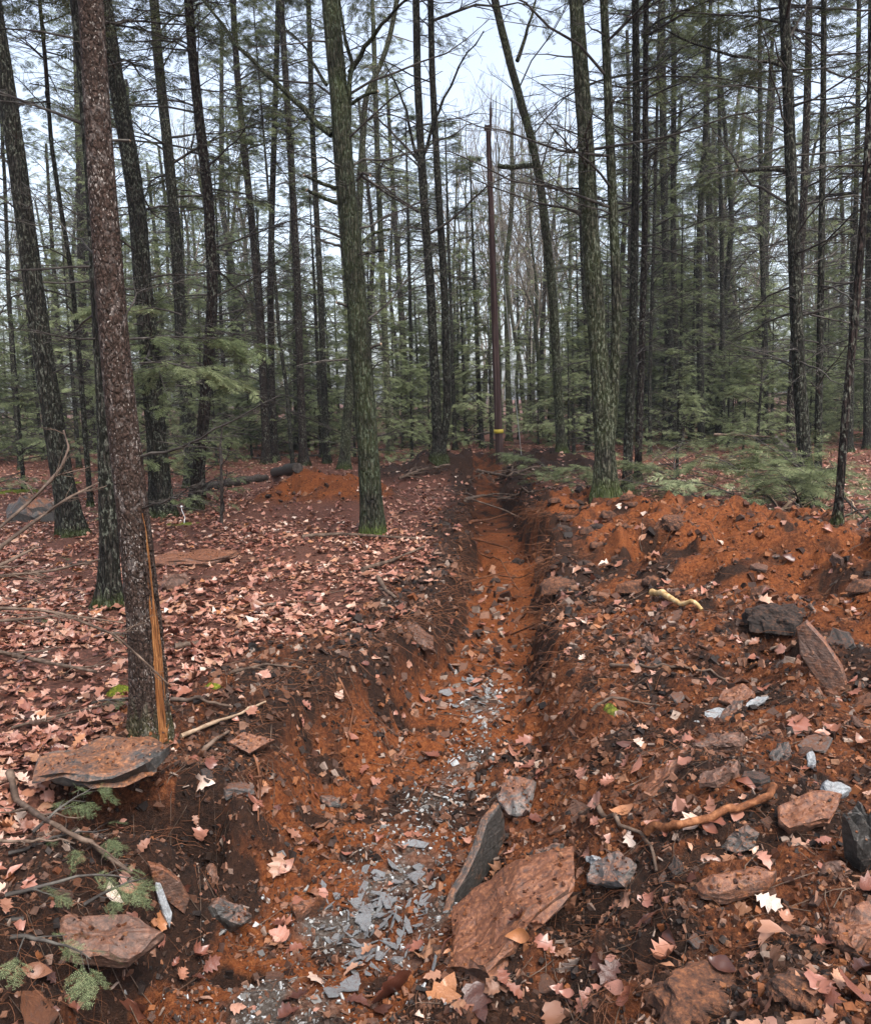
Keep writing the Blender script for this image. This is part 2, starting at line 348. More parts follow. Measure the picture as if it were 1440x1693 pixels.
M_TWIG = simple('dead_twig_wood', [(.012, .010, .009), (.04, .034, .03), (.11, .10, .085)], 9, .75, .3)
M_TWIGP = simple('pale_twig_wood', [(.05, .042, .034), (.13, .11, .09), (.26, .23, .19)], 9, .75, .3)
M_STICK = simple('stick_wood', [(.02, .013, .010), (.075, .05, .036), (.17, .12, .09)], 14, .65, .5, .006)
M_STICKO = simple('rusty_root_bark', [(.03, .012, .006), (.13, .048, .02), (.30, .13, .06)], 26, .75, .9, .01)
M_STICKP = simple('pale_stick_wood', [(.10, .065, .04), (.26, .18, .12), (.45, .34, .25)], 14, .6, .5, .006)
M_ROOT = simple('root_fibre', [(.03, .011, .006), (.10, .038, .017), (.22, .10, .055)], 7, .7, 0)
M_WOOD = simple('torn_heartwood', [(.03, .010, .004), (.19, .07, .022), (.46, .23, .09)], 34, .6, 1.0, .012, stretch=(5, 5, .10))
M_SPLINT = simple('fresh_splintered_wood', [(.16, .09, .035), (.36, .23, .10), (.55, .42, .24)], 20, .55, .5, .006)
M_POLE = simple('weathered_pole_wood', [(.012, .007, .0065), (.04, .021, .019), (.11, .075, .068)], 9, .7, .6, .01, stretch=(3, 3, .08))
M_BAND = simple('yellow_band_paint', [(.30, .22, .03), (.48, .38, .06)], 5, .4, 0)
M_WIRE = simple('galvanised_wire', [(.2, .21, .21), (.32, .33, .33)], 5, .35, 0)
M_WHITE = simple('white_plastic', [(.75, .75, .75), (.85, .85, .84)], 5, .4, 0)
M_ORANGE = simple('orange_ribbon', [(.7, .10, .02), (.8, .16, .03)], 5, .4, 0)
M_MOSS = simple('moss', [(.02, .03, .005), (.075, .088, .010), (.20, .20, .025)], 60, .9, 1.0, .01, spec=.1)
M_MOSSD = simple('dull_moss', [(.018, .024, .006), (.07, .08, .014), (.18, .17, .03)], 45, .9, 1.0, .01, spec=.1)
M_LOG = simple('wet_log_bark', [(.010, .008, .007), (.035, .028, .024), (.09, .075, .065)], 18, .6, .8, .015, stretch=(1, 1, 1))

def foliage(name, c0, c1, c2, trans=.35):
    m, nt, b = nodes_mat(name)
    g = nt.nodes.new('ShaderNodeNewGeometry'); oi = nt.nodes.new('ShaderNodeObjectInfo')
    n = nd(nt, 'ShaderNodeTexNoise', None, Vector=objcoord(nt), Scale=1.6, Detail=3.0).outputs[0]
    f = math_(nt, 'ADD', math_(nt, 'MULTIPLY', g.outputs['Random Per Island'], .5), math_(nt, 'ADD', math_(nt, 'MULTIPLY', n, .5), math_(nt, 'MULTIPLY', math_(nt, 'SUBTRACT', oi.outputs['Random'], .5), .35)))
    c = ramp(nt, f, [(.2, c0), (.5, c1), (.85, c2)])
    lnk(nt, c, b.inputs['Base Color']); b.inputs['Roughness'].default_value = .6; b.inputs['Specular IOR Level'].default_value = .12
    tr = nd(nt, 'ShaderNodeBsdfTranslucent', None, Color=c); mx = nd(nt, 'ShaderNodeMixShader', None, Fac=trans)
    lnk(nt, b.outputs[0], mx.inputs[1]); lnk(nt, tr.outputs[0], mx.inputs[2]); lnk(nt, mx.outputs[0], nt.nodes['Material Output'].inputs[0]); return m
M_NEEDLE = foliage('hemlock_needles', (.045, .056, .026), (.11, .13, .062), (.22, .24, .13))
M_NEEDLE_FAR = foliage('lightened_needles', (.075, .095, .045), (.15, .18, .088), (.27, .30, .165), .45)  # lightened copy of the needle colour, offsetting shade among the far crowns
M_NEEDLE_PALE = foliage('pale_needles', (.05, .065, .03), (.12, .145, .07), (.26, .28, .16), .2)

def leafmat(name, island):
    m, nt, b = nodes_mat(name)
    r = nt.nodes.new('ShaderNodeNewGeometry').outputs['Random Per Island'] if island else nt.nodes.new('ShaderNodeObjectInfo').outputs['Random']
    n = nd(nt, 'ShaderNodeTexNoise', None, Vector=objcoord(nt), Scale=22.0, Detail=4.0).outputs[0]
    c = ramp(nt, r, [(0, (.035, .014, .010)), (.12, (.12, .040, .026)), (.24, (.24, .092, .056)), (.34, (.17, .085, .048)), (.45, (.30, .13, .092)), (.55, (.19, .066, .042)), (.65, (.40, .215, .16)), (.73, (.26, .13, .07)), (.81, (.33, .13, .088)), (.88, (.44, .27, .20)), (.93, (.33, .13, .045)), (.97, (.52, .36, .28)), (1, (.62, .50, .42))])
    c = mixc(nt, math_(nt, 'MULTIPLY', math_(nt, 'SUBTRACT', n, .35), .8), c, (.13, .045, .028))
    lnk(nt, c, b.inputs['Base Color']); b.inputs['Roughness'].default_value = .38; b.inputs['Specular IOR Level'].default_value = .55
    bumpn(nt, b, n, .5, .004)
    tr = nd(nt, 'ShaderNodeBsdfTranslucent', None, Color=c); mx = nd(nt, 'ShaderNodeMixShader', None, Fac=.12)
    lnk(nt, b.outputs[0], mx.inputs[1]); lnk(nt, tr.outputs[0], mx.inputs[2]); lnk(nt, mx.outputs[0], nt.nodes['Material Output'].inputs[0]); return m
M_LEAF = leafmat('fallen_leaf_carpet', True); M_LEAF1 = leafmat('fallen_leaf', False)

def clodmat(name, stops):
    m, nt, b = nodes_mat(name)
    r = nt.nodes.new('ShaderNodeNewGeometry').outputs['Random Per Island']
    n = nd(nt, 'ShaderNodeTexNoise', None, Vector=objcoord(nt), Scale=70.0, Detail=4.0).outputs[0]
    c = ramp(nt, r, stops); c = mixc(nt, math_(nt, 'MULTIPLY', n, .7), c, stops[0][1])
    lnk(nt, c, b.inputs['Base Color']); b.inputs['Roughness'].default_value = .65; b.inputs['Specular IOR Level'].default_value = .25; bumpn(nt, b, n, .8, .004); return m
M_CLOD = clodmat('soil_crumb', [(0, (.012, .005, .003)), (.3, (.07, .022, .009)), (.55, (.16, .050, .016)), (.8, (.27, .098, .035)), (1, (.30, .15, .085))])
M_CLODK = clodmat('humus_crumb', [(0, (.006, .0035, .003)), (.4, (.022, .012, .008)), (.75, (.065, .030, .018)), (.92, (.14, .06, .032)), (1, (.24, .13, .085))])
M_FLAKE = clodmat('shale_flake_mix', [(0, (.02, .010, .007)), (.25, (.07, .031, .018)), (.5, (.15, .065, .036)), (.75, (.24, .115, .07)), (.9, (.22, .165, .135)), (1, (.36, .26, .20))])
M_GRIT = clodmat('slate_grit', [(0, (.09, .085, .08)), (.5, (.22, .215, .205)), (.85, (.38, .39, .39)), (1, (.58, .61, .64))])

def stonemat(name, base, dirt, lo, hi, rough=.5, up=.25):
    m, nt, b = nodes_mat(name); v = objcoord(nt); oi = nt.nodes.new('ShaderNodeObjectInfo')
    off = nd(nt, 'ShaderNodeVectorMath', {'operation': 'ADD'}, _0=v, _1=nd(nt, 'ShaderNodeCombineXYZ', None, X=math_(nt, 'MULTIPLY', oi.outputs['Random'], 37.0)).outputs[0]).outputs[0]
    n = nd(nt, 'ShaderNodeTexNoise', None, Vector=off, Scale=7.0, Detail=6.0, Roughness=.65).outputs[0]
    f = nd(nt, 'ShaderNodeTexNoise', None, Vector=off, Scale=55.0, Detail=5.0, Roughness=.7).outputs[0]
    lay = nd(nt, 'ShaderNodeTexNoise', None, Vector=objcoord(nt, (3, 3, 90)), Scale=1.0, Detail=4.0).outputs[0]
    s = ramp(nt, f, [(.3, base[0]), (.55, base[1]), (.75, base[2])]); s = mixc(nt, math_(nt, 'MULTIPLY', lay, .35), s, base[0])
    d = ramp(nt, f, [(.28, dirt[0]), (.5, dirt[1]), (.72, dirt[2])])
    nz = nd(nt, 'ShaderNodeSeparateXYZ', None, Vector=nt.nodes.new('ShaderNodeNewGeometry').outputs['Normal']).outputs[2]
    q = math_(nt, 'ADD', n, math_(nt, 'MULTIPLY', nz, up)); q = math_(nt, 'ADD', q, math_(nt, 'MULTIPLY', math_(nt, 'SUBTRACT', f, .5), .5))
    c = mixc(nt, ramp(nt, q, [(lo, (0, 0, 0)), (hi, (1, 1, 1))]), s, d)
    lnk(nt, c, b.inputs['Base Color']); b.inputs['Roughness'].default_value = rough; b.inputs['Specular IOR Level'].default_value = .5
    bumpn(nt, b, math_(nt, 'ADD', f, math_(nt, 'MULTIPLY', lay, .5)), .9, .008); return m
_OR = ((.03, .011, .006), (.12, .042, .018), (.25, .105, .048)); _BR = ((.03, .012, .007), (.10, .040, .021), (.21, .095, .055))
_SL = ((.015, .0138, .0125), (.046, .042, .038), (.115, .106, .098)); _GR = ((.10, .102, .104), (.23, .24, .25), (.40, .42, .44)); _BS = ((.04, .022, .015), (.11, .062, .045), (.20, .13, .10))
ST = {'orange': stonemat('rusty_shale', _BS, _OR, .42, .62), 'slate': stonemat('dark_slate', _SL, _BR, .62, .85), 'grey': stonemat('pale_slate', _GR, _BR, .72, 1.0, .45),
      'brown': stonemat('brown_shale', _BS, _BR, .5, .8), 'mix': stonemat('stained_slate', ((.06, .058, .055), (.14, .135, .13), (.27, .27, .27)), _OR, .5, .8), 'clod': stonemat('packed_soil', ((.008, .004, .003), (.045, .018, .009), (.12, .048, .022)), ((.02, .008, .004), (.10, .034, .013), (.22, .085, .032)), .45, .9, .9),
      'sod': stonemat('torn_sod', ((.004, .003, .002), (.014, .008, .006), (.04, .02, .012)), ((.008, .005, .004), (.03, .014, .008), (.10, .04, .018)), .5, .9, .95),
      'dirty': stonemat('soil_covered_slate', _SL, ((.04, .015, .007), (.13, .048, .018), (.27, .115, .05)), .56, .8)}

# ground material
def ground_mat():
    m, nt, b = nodes_mat('forest_soil'); v = objcoord(nt)
    at = nt.nodes.new('ShaderNodeAttribute'); at.attribute_name = 'zone'; sp = nd(nt, 'ShaderNodeSeparateColor', None, Color=at.outputs['Color'])
    dist, hum_shade, sla = sp.outputs[0], sp.outputs[1], sp.outputs[2]; org = at.outputs['Alpha']
    n1 = nd(nt, 'ShaderNodeTexNoise', None, Vector=v, Scale=5.0, Detail=6.0, Roughness=.62).outputs[0]
    n2_ = nd(nt, 'ShaderNodeTexNoise', None, Vector=v, Scale=45.0, Detail=5.0, Roughness=.7).outputs[0]
    n3 = nd(nt, 'ShaderNodeTexNoise', None, Vector=v, Scale=180.0, Detail=3.0, Roughness=.7).outputs[0]
    soil = ramp(nt, n2_, [(.28, (.012, .005, .003)), (.44, (.060, .020, .009)), (.57, (.15, .047, .017)), (.76, (.31, .12, .05))])
    bright = ramp(nt, n2_, [(.28, (.05, .013, .005)), (.48, (.20, .055, .015)), (.74, (.36, .125, .038))])
    soil = mixc(nt, ramp(nt, math_(nt, 'ADD', n1, math_(nt, 'MULTIPLY', org, .35)), [(.48, (0, 0, 0)), (.72, (1, 1, 1))]), soil, bright)
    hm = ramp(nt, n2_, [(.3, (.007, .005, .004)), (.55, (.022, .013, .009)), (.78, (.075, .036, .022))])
    hf = ramp(nt, math_(nt, 'ADD', math_(nt, 'MULTIPLY', hum_shade, .9), math_(nt, 'MULTIPLY', math_(nt, 'SUBTRACT', n1, .5), 1.1)), [(.3, (0, 0, 0)), (.62, (1, 1, 1))])
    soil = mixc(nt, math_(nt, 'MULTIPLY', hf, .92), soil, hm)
    slc = ramp(nt, n2_, [(.3, (.03, .02, .015)), (.52, (.11, .09, .075)), (.75, (.26, .25, .24))])
    sf = ramp(nt, math_(nt, 'ADD', sla, math_(nt, 'MULTIPLY', math_(nt, 'SUBTRACT', n1, .5), 1.0)), [(.5, (0, 0, 0)), (.95, (1, 1, 1))])
    soil = mixc(nt, sf, soil, slc)
    duff = ramp(nt, n2_, [(.3, (.03, .013, .009)), (.5, (.11, .045, .03)), (.72, (.26, .11, .075))])
    c = mixc(nt, dist, duff, soil); c = mixc(nt, math_(nt, 'MULTIPLY', n3, .35), c, (.02, .009, .006))
    lnk(nt, c, b.inputs['Base Color']); b.inputs['Roughness'].default_value = .75; b.inputs['Specular IOR Level'].default_value = .16
    bumpn(nt, b, math_(nt, 'ADD', n2_, math_(nt, 'MULTIPLY', n3, .5)), 1.0, .02); return m
M_GROUND = ground_mat()

# ------------------------------------------------------------------ ground sheet (fan of quads, finer near the trench head)
TAB = {}
def build_ground():
    na, nr = 410, 430
    th = np.radians(np.concatenate([np.linspace(-178, -42, 36, endpoint=False), np.linspace(-42, 42, na), np.linspace(44, 180, 36)]))
    rr = np.concatenate([np.linspace(.05, 1.6, 12, endpoint=False), 1.6 * (30 / 1.6) ** np.linspace(0, 1, nr), np.geomspace(31, 420, 46)])
    R, T = np.meshgrid(rr, th, indexing='ij'); X = R * np.sin(T); Y = R * np.cos(T)
    Z = ground(X.ravel(), Y.ravel()).reshape(X.shape)
    V = np.stack([X, Y, Z], -1).reshape(-1, 3); n = len(th); i = np.arange(len(rr) * n).reshape(len(rr), n); j = np.roll(i, -1, axis=1)
    Q = np.stack([i[:-1], i[1:], j[1:], j[:-1]], -1).reshape(-1, 4)
    G = Geo().add(V, Q); me = G.mesh('ground', M_GROUND)
    dist, hum_shade, sla, (mr, ml, mk), s = zones(V[:, 0], V[:, 1])
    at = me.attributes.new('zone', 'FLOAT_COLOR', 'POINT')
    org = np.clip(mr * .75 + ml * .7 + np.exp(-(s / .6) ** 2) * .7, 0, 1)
    at.data.foreach_set('color', np.stack([dist, hum_shade, sla, org], -1).astype(np.float32).ravel())
    TAB['r'] = rr; TAB['t'] = th; TAB['v'] = np.stack([Z.ravel(), dist, hum_shade, sla, mr, ml, mk, s], -1).reshape(len(rr), n, 8)
    o = link('ground', me); tag(o, 'rusty excavated soil and dark humus of the woodland floor with a trench', None, None, 'structure')
build_ground()
def table(x, y, c0, c1):
    x = np.asarray(x, float); y = np.asarray(y, float); r = np.hypot(x, y); t = np.arctan2(x, y)
    fi = np.clip(np.interp(r, TAB['r'], np.arange(len(TAB['r']))), 0, len(TAB['r']) - 1.001); fj = np.clip(np.interp(t, TAB['t'], np.arange(len(TAB['t']))), 0, len(TAB['t']) - 1.001)
    i = fi.astype(int); j = fj.astype(int); a = (fi - i)[..., None]; b = (fj - j)[..., None]; v = TAB['v'][..., c0:c1]
    return (v[i, j] * (1 - b) + v[i, j + 1] * b) * (1 - a) + (v[i + 1, j] * (1 - b) + v[i + 1, j + 1] * b) * a
def ground(x, y): return table(x, y, 0, 1)[..., 0]              # from here on: heights and soil kinds read from the finished sheet
def zones(x, y):
    v = table(x, y, 1, 8); return v[..., 0], v[..., 1], v[..., 2], (v[..., 3], v[..., 4], v[..., 5]), v[..., 6]

# ------------------------------------------------------------------ shared hemlock crowns
def crown_mesh(name, H, nb, r0, r1, K, per, seed, ssize=(.2, .42), needle=M_NEEDLE, el=(-12, 30)):
    g = np.random.default_rng(seed); G = Geo()
    h = np.sort(g.uniform(0, 1, nb)) ** .9 * .97 + .01; az = g.uniform(0, 2 * math.pi, nb)
    L = (r0 + (r1 - r0) * h) * g.uniform(.55, 1.15, nb); e = np.radians(g.uniform(el[0], el[1], nb) + 25 * h)
    d = np.stack([np.cos(az) * np.cos(e), np.sin(az) * np.cos(e), np.sin(e)], -1)
    st = np.stack([np.zeros(nb), np.zeros(nb), h * H], -1)
    P = paths(st, d, L, 7, g, .10, .16); R = taper(.006 + .009 * L, 7, .15); G.add(*tubes(P, R, 4), m=0)
    p, dd, l, r = children(P, R, L, K, g, .18, .98, (40, 65), .42)
    l = l + .12; P2 = paths(p, dd, l, 4, g, .12, .12); G.add(*tubes(P2, taper(np.maximum(r, .0022), 4, .3), 3), m=0)
    P2n = np.concatenate([P2, P[:, ::2][:, :4]]); add_sprays(G, P2n, None, g, per, ssize)
    return G.mesh(name, [M_TWIG, needle])
CROWN = [crown_mesh('crown', 10.0, 46, 2.9, .6, 13, 3, 100 + k, (.16, .34)) for k in range(3)]
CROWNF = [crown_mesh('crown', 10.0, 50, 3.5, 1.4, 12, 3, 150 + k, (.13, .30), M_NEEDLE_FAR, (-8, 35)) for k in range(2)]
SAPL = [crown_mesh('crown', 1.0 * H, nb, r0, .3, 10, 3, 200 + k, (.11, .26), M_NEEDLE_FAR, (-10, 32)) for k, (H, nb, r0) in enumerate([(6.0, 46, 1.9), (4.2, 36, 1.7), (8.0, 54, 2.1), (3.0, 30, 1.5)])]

# ------------------------------------------------------------------ trunks
def smooth_path(pts, n):
    pts = np.asarray(pts, float); z = pts[:, 2]; t = np.concatenate([[0], np.cumsum(np.linalg.norm(np.diff(pts, axis=0), axis=1))])
    tt = np.linspace(0, t[-1], n); P = np.stack([np.interp(tt, t, pts[:, k]) for k in range(3)], -1)
    w = max(3, int(n * .05) | 1); ker = np.hanning(w + 2)[1:-1]; ker /= ker.sum()
    for k in range(2):
        c = np.pad(P[:, k], w // 2, mode='reflect', reflect_type='odd'); P[:, k] = np.convolve(c, ker, 'valid')
    return P, tt
def trunk_geo(pts, r0, Lf, sides, dz, amp, seed, flare=.55, tl=.62, sink=.15, tw=None):
    Ltot = np.linalg.norm(np.diff(pts, axis=0), axis=1).sum()
    lo = int(min(Lf, Ltot) / dz); P, t = smooth_path(pts, max(12, int(Ltot / dz)))
    P = np.concatenate([P[:1] - np.array([[0, 0, sink]]), P]); t = np.concatenate([[-sink], t])
    r = r0 * (1 - tl * np.clip(t / Ltot, 0, 1)) if tw is None else r0 * np.interp(t, [0, tw[0], max(Ltot, tw[0] + .1)], [1, tw[1], tw[1] * .35])
    a = np.arange(sides) * 2 * math.pi / sides; g = np.random.default_rng(seed); ph = g.uniform(0, 6.28, 3)
    A, T = np.meshgrid(a, t)
    fl = np.exp(-np.clip(T, 0, None) / (1.6 * r0 + .05)) * flare * (1 + .6 * np.sin(5 * A + ph[0]) + .45 * np.sin(3 * A + ph[1]))
    q = np.stack([np.cos(A) * 3.2, np.sin(A) * 3.2, T * 2.2 / max(r0 * 8, .4)], -1); q2 = np.stack([np.cos(A) * 7, np.sin(A) * 7, T * 6], -1)
    bump = fbm(q, 2, seed) * .5 + (1 - 2 * np.abs(vnoise(q2, seed + 5))) * .6 if amp > .05 else fbm(q * 1.6, 3, seed) * .6 + np.abs(vnoise(np.stack([np.cos(A) * 9, np.sin(A) * 9, T * 30], -1), seed + 5)) * .5
    rad = r[:, None] * (1 + fl + amp * bump)
    V = P[:, None, :] + np.stack([rad * np.cos(A), rad * np.sin(A), np.zeros_like(rad)], -1)
    i = np.arange(V.shape[0] * sides).reshape(-1, sides); j = np.roll(i, -1, 1)
    Q = np.stack([i[:-1], j[:-1], j[1:], i[1:]], -1).reshape(-1, 4)
    return V.reshape(-1, 3), Q, P, r

def dead_set(P, r, n, h0, h1, L0, L1, g, K=9, el=(-12, 32)):
    z = P[:, 2]; hs = g.uniform(h0, h1, n); idx = np.clip(np.searchsorted(z, hs), 1, len(z) - 2)
    st = P[idx]; az = g.uniform(0, 2 * math.pi, n); e = np.radians(g.uniform(el[0], el[1], n)); L = g.uniform(L0, L1, n) * g.choice([1, 1, .8, .35], n)
    d = np.stack([np.cos(az) * np.cos(e), np.sin(az) * np.cos(e), np.sin(e)], -1)
    Pb = paths(st + d * (r[idx] * .6)[:, None], d, L, 7, g, .13, g.uniform(-.15, .25, n)); Rb = taper(np.minimum(np.minimum(.0055 + .006 * L, .017), r[idx] * .45), 7, .22)
    p, dd, l, rr = children(Pb, Rb, L, K, g, .2, .98, (30, 65), .42)
    P2 = paths(p, dd, l, 4, g, .2, .05); R2 = taper(np.maximum(rr, .0028), 4, .45)
    p3, d3, l3, r3 = children(P2, R2, l, 2, g, .25, .98, (30, 60), .6)
    P3 = paths(p3, d3, l3, 3, g, .2, .05); R3 = taper(np.maximum(r3, .0020), 3, .6)
    return (Pb, Rb), (P2, R2), (P3, R3)

def make_tree(sp):
    g = np.random.default_rng(sp.get('seed', abs(hash(sp['l'])) % 9999 if False else sum(map(ord, sp['l']))))
    u, v = sp['b']
    if 'd' in sp: b = at_y(u, v, sp['d']); b[2] = gz(b[0], b[1])
    else: b = hit(u, v)
    Y = b[1]; b = np.array([b[0], b[1], gz(b[0], b[1])]); dist = Y
    root = empty(sp['n'], b, sp['l'], 'tree', sp.get('g')); root['_'] = 1; del root['_']
    H = sp['H']; near = dist < 16; stems = []
    for si, (wpx, pts) in enumerate(sp['st']):
        W = [at_y(uu, vv, Y) - b for uu, vv in pts]; W = np.array(([np.zeros(3)] if not sp.get('split') or si == 0 else []) + W)
        Lv = np.linalg.norm(np.diff(W, axis=0), axis=1).sum(); ld = norm(W[-1] - W[max(0, len(W) - 3)]); ld = norm(ld + np.array([0, 0, .6])); rem = H - W[-1][2]
        if rem > .3 and not sp.get('snag'): W = np.concatenate([W, [W[-1] + ld * rem * .5, W[-1] + ld * rem]])
        r0 = wpx * dist / 2880 * sp.get('wf', .80)
        sides, dz = (48, .03) if dist < 6 else (28, .07) if dist < 16 else (14, .16) if dist < 30 else (12, .25)
        Vt, Qt, P, r = trunk_geo(W, r0, 9, sides, dz, sp.get('amp', .075), int(g.integers(1, 9999)), sp.get('flare', .6), .62, .15, (Lv, sp.get('tw', .68)))
        link('trunk', Geo().add(Vt, Qt).mesh('trunk', BARK[sp.get('bark', 'hemlock')]), root)
        stems.append((P, r))
        nd_, h0, h1, L0, L1 = sp.get('dead', (16, 1.0, 7.0, .5, 1.8)); nd_ = int(nd_ * 1.1); L1 *= 1.15
        if nd_:
            A, Bt, Ct = dead_set(P, r, nd_, h0, min(h1, H * .9), L0, L1, g, sp.get('K', 9), sp.get('el', (-12, 32)))
            tm = sp.get('twig', M_TWIG)
            if near:
                nb = len(A[0]); k2 = len(Bt[0]) // nb; k3 = len(Ct[0]) // nb
                for q in range(nb):
                    G = Geo().add(*tubes(A[0][q:q + 1], A[1][q:q + 1], 6)); G.add(*tubes(Bt[0][q * k2:(q + 1) * k2], Bt[1][q * k2:(q + 1) * k2], 3)); G.add(*tubes(Ct[0][q * k3:(q + 1) * k3], Ct[1][q * k3:(q + 1) * k3], 3))
                    link('branch', G.mesh('branch', tm), root)
            else:
                G = Geo().add(*tubes(*A, 5)); G.add(*tubes(*Bt, 3)); G.add(*tubes(*Ct, 3)); tag(link('bare_branches', G.mesh('bare_branches', tm), root), kind='stuff')
        if sp.get('crown'):
            hc, sc = sp['crown']; i = np.clip(np.searchsorted(P[:, 2], hc), 1, len(P) - 2); ax = norm(P[-1] - P[i])
            o = link('crown', CROWN[int(g.integers(0, len(CROWN)))], root, P[i]); q = Vector(ax).to_track_quat('Z', 'Y')
            o.rotation_mode = 'QUATERNION'; o.rotation_quaternion = q @ Matrix.Rotation(g.uniform(0, 6.28), 4, 'Z').to_quaternion()
            zz = (H - P[i][2]) / 10.0; o.scale = (sc, sc, zz)
    for lm in sp.get('limbs', []):
        wpx, pts, dy = lm[:3]; Wl = np.array([at_y(uu, vv, Y + dy * k / max(len(pts) - 1, 1)) - b for k, (uu, vv) in enumerate(pts)])
        nP = 12; t = np.concatenate([[0], np.cumsum(np.linalg.norm(np.diff(Wl, axis=0), axis=1))]); tt = np.linspace(0, t[-1], nP)
        Pl = np.stack([np.interp(tt, t, Wl[:, k]) for k in range(3)], -1)[None]; Pl[:, 1:-1] += g.normal(0, .012 * t[-1] / 2, (1, nP - 2, 3))
        r0 = wpx * dist / 2880; end = lm[3] if len(lm) > 3 else .3
        Rl = taper(np.array([r0]), nP, end); G = Geo().add(*tubes(Pl, Rl, 7))
        if end < .6:
            Lm = np.array([t[-1]]); p, dd, l, rr = children(Pl, Rl, Lm, 14, g, .25, .98, (30, 60), .3); P2 = paths(p, dd, l, 5, g, .18, .05); R2 = taper(np.minimum(np.maximum(rr, .0018), .006), 5, .3)
            G.add(*tubes(P2, R2, 3)); p, dd, l, rr = children(P2, R2, l, 5, g, .25, .98, (30, 60), .5); P3 = paths(p, dd, l, 3, g, .2, .05); G.add(*tubes(P3, taper(np.maximum(rr, .0012), 3, .5), 3))
        else:
            e = Pl[0, -1]; c = len(G.v[0]); G.add(np.concatenate([G.v[0][-7:], [e + norm(Pl[0, -1] - Pl[0, -2]) * r0 * .6]]), None, [(k, (k + 1) % 7, 7) for k in range(7)], m=1)
        link('branch', G.mesh('branch', [BARK[sp.get('bark', 'hemlock')] if wpx > 5 else sp.get('twig', M_TWIG), M_STICKP]), root)
    return root, b, stems

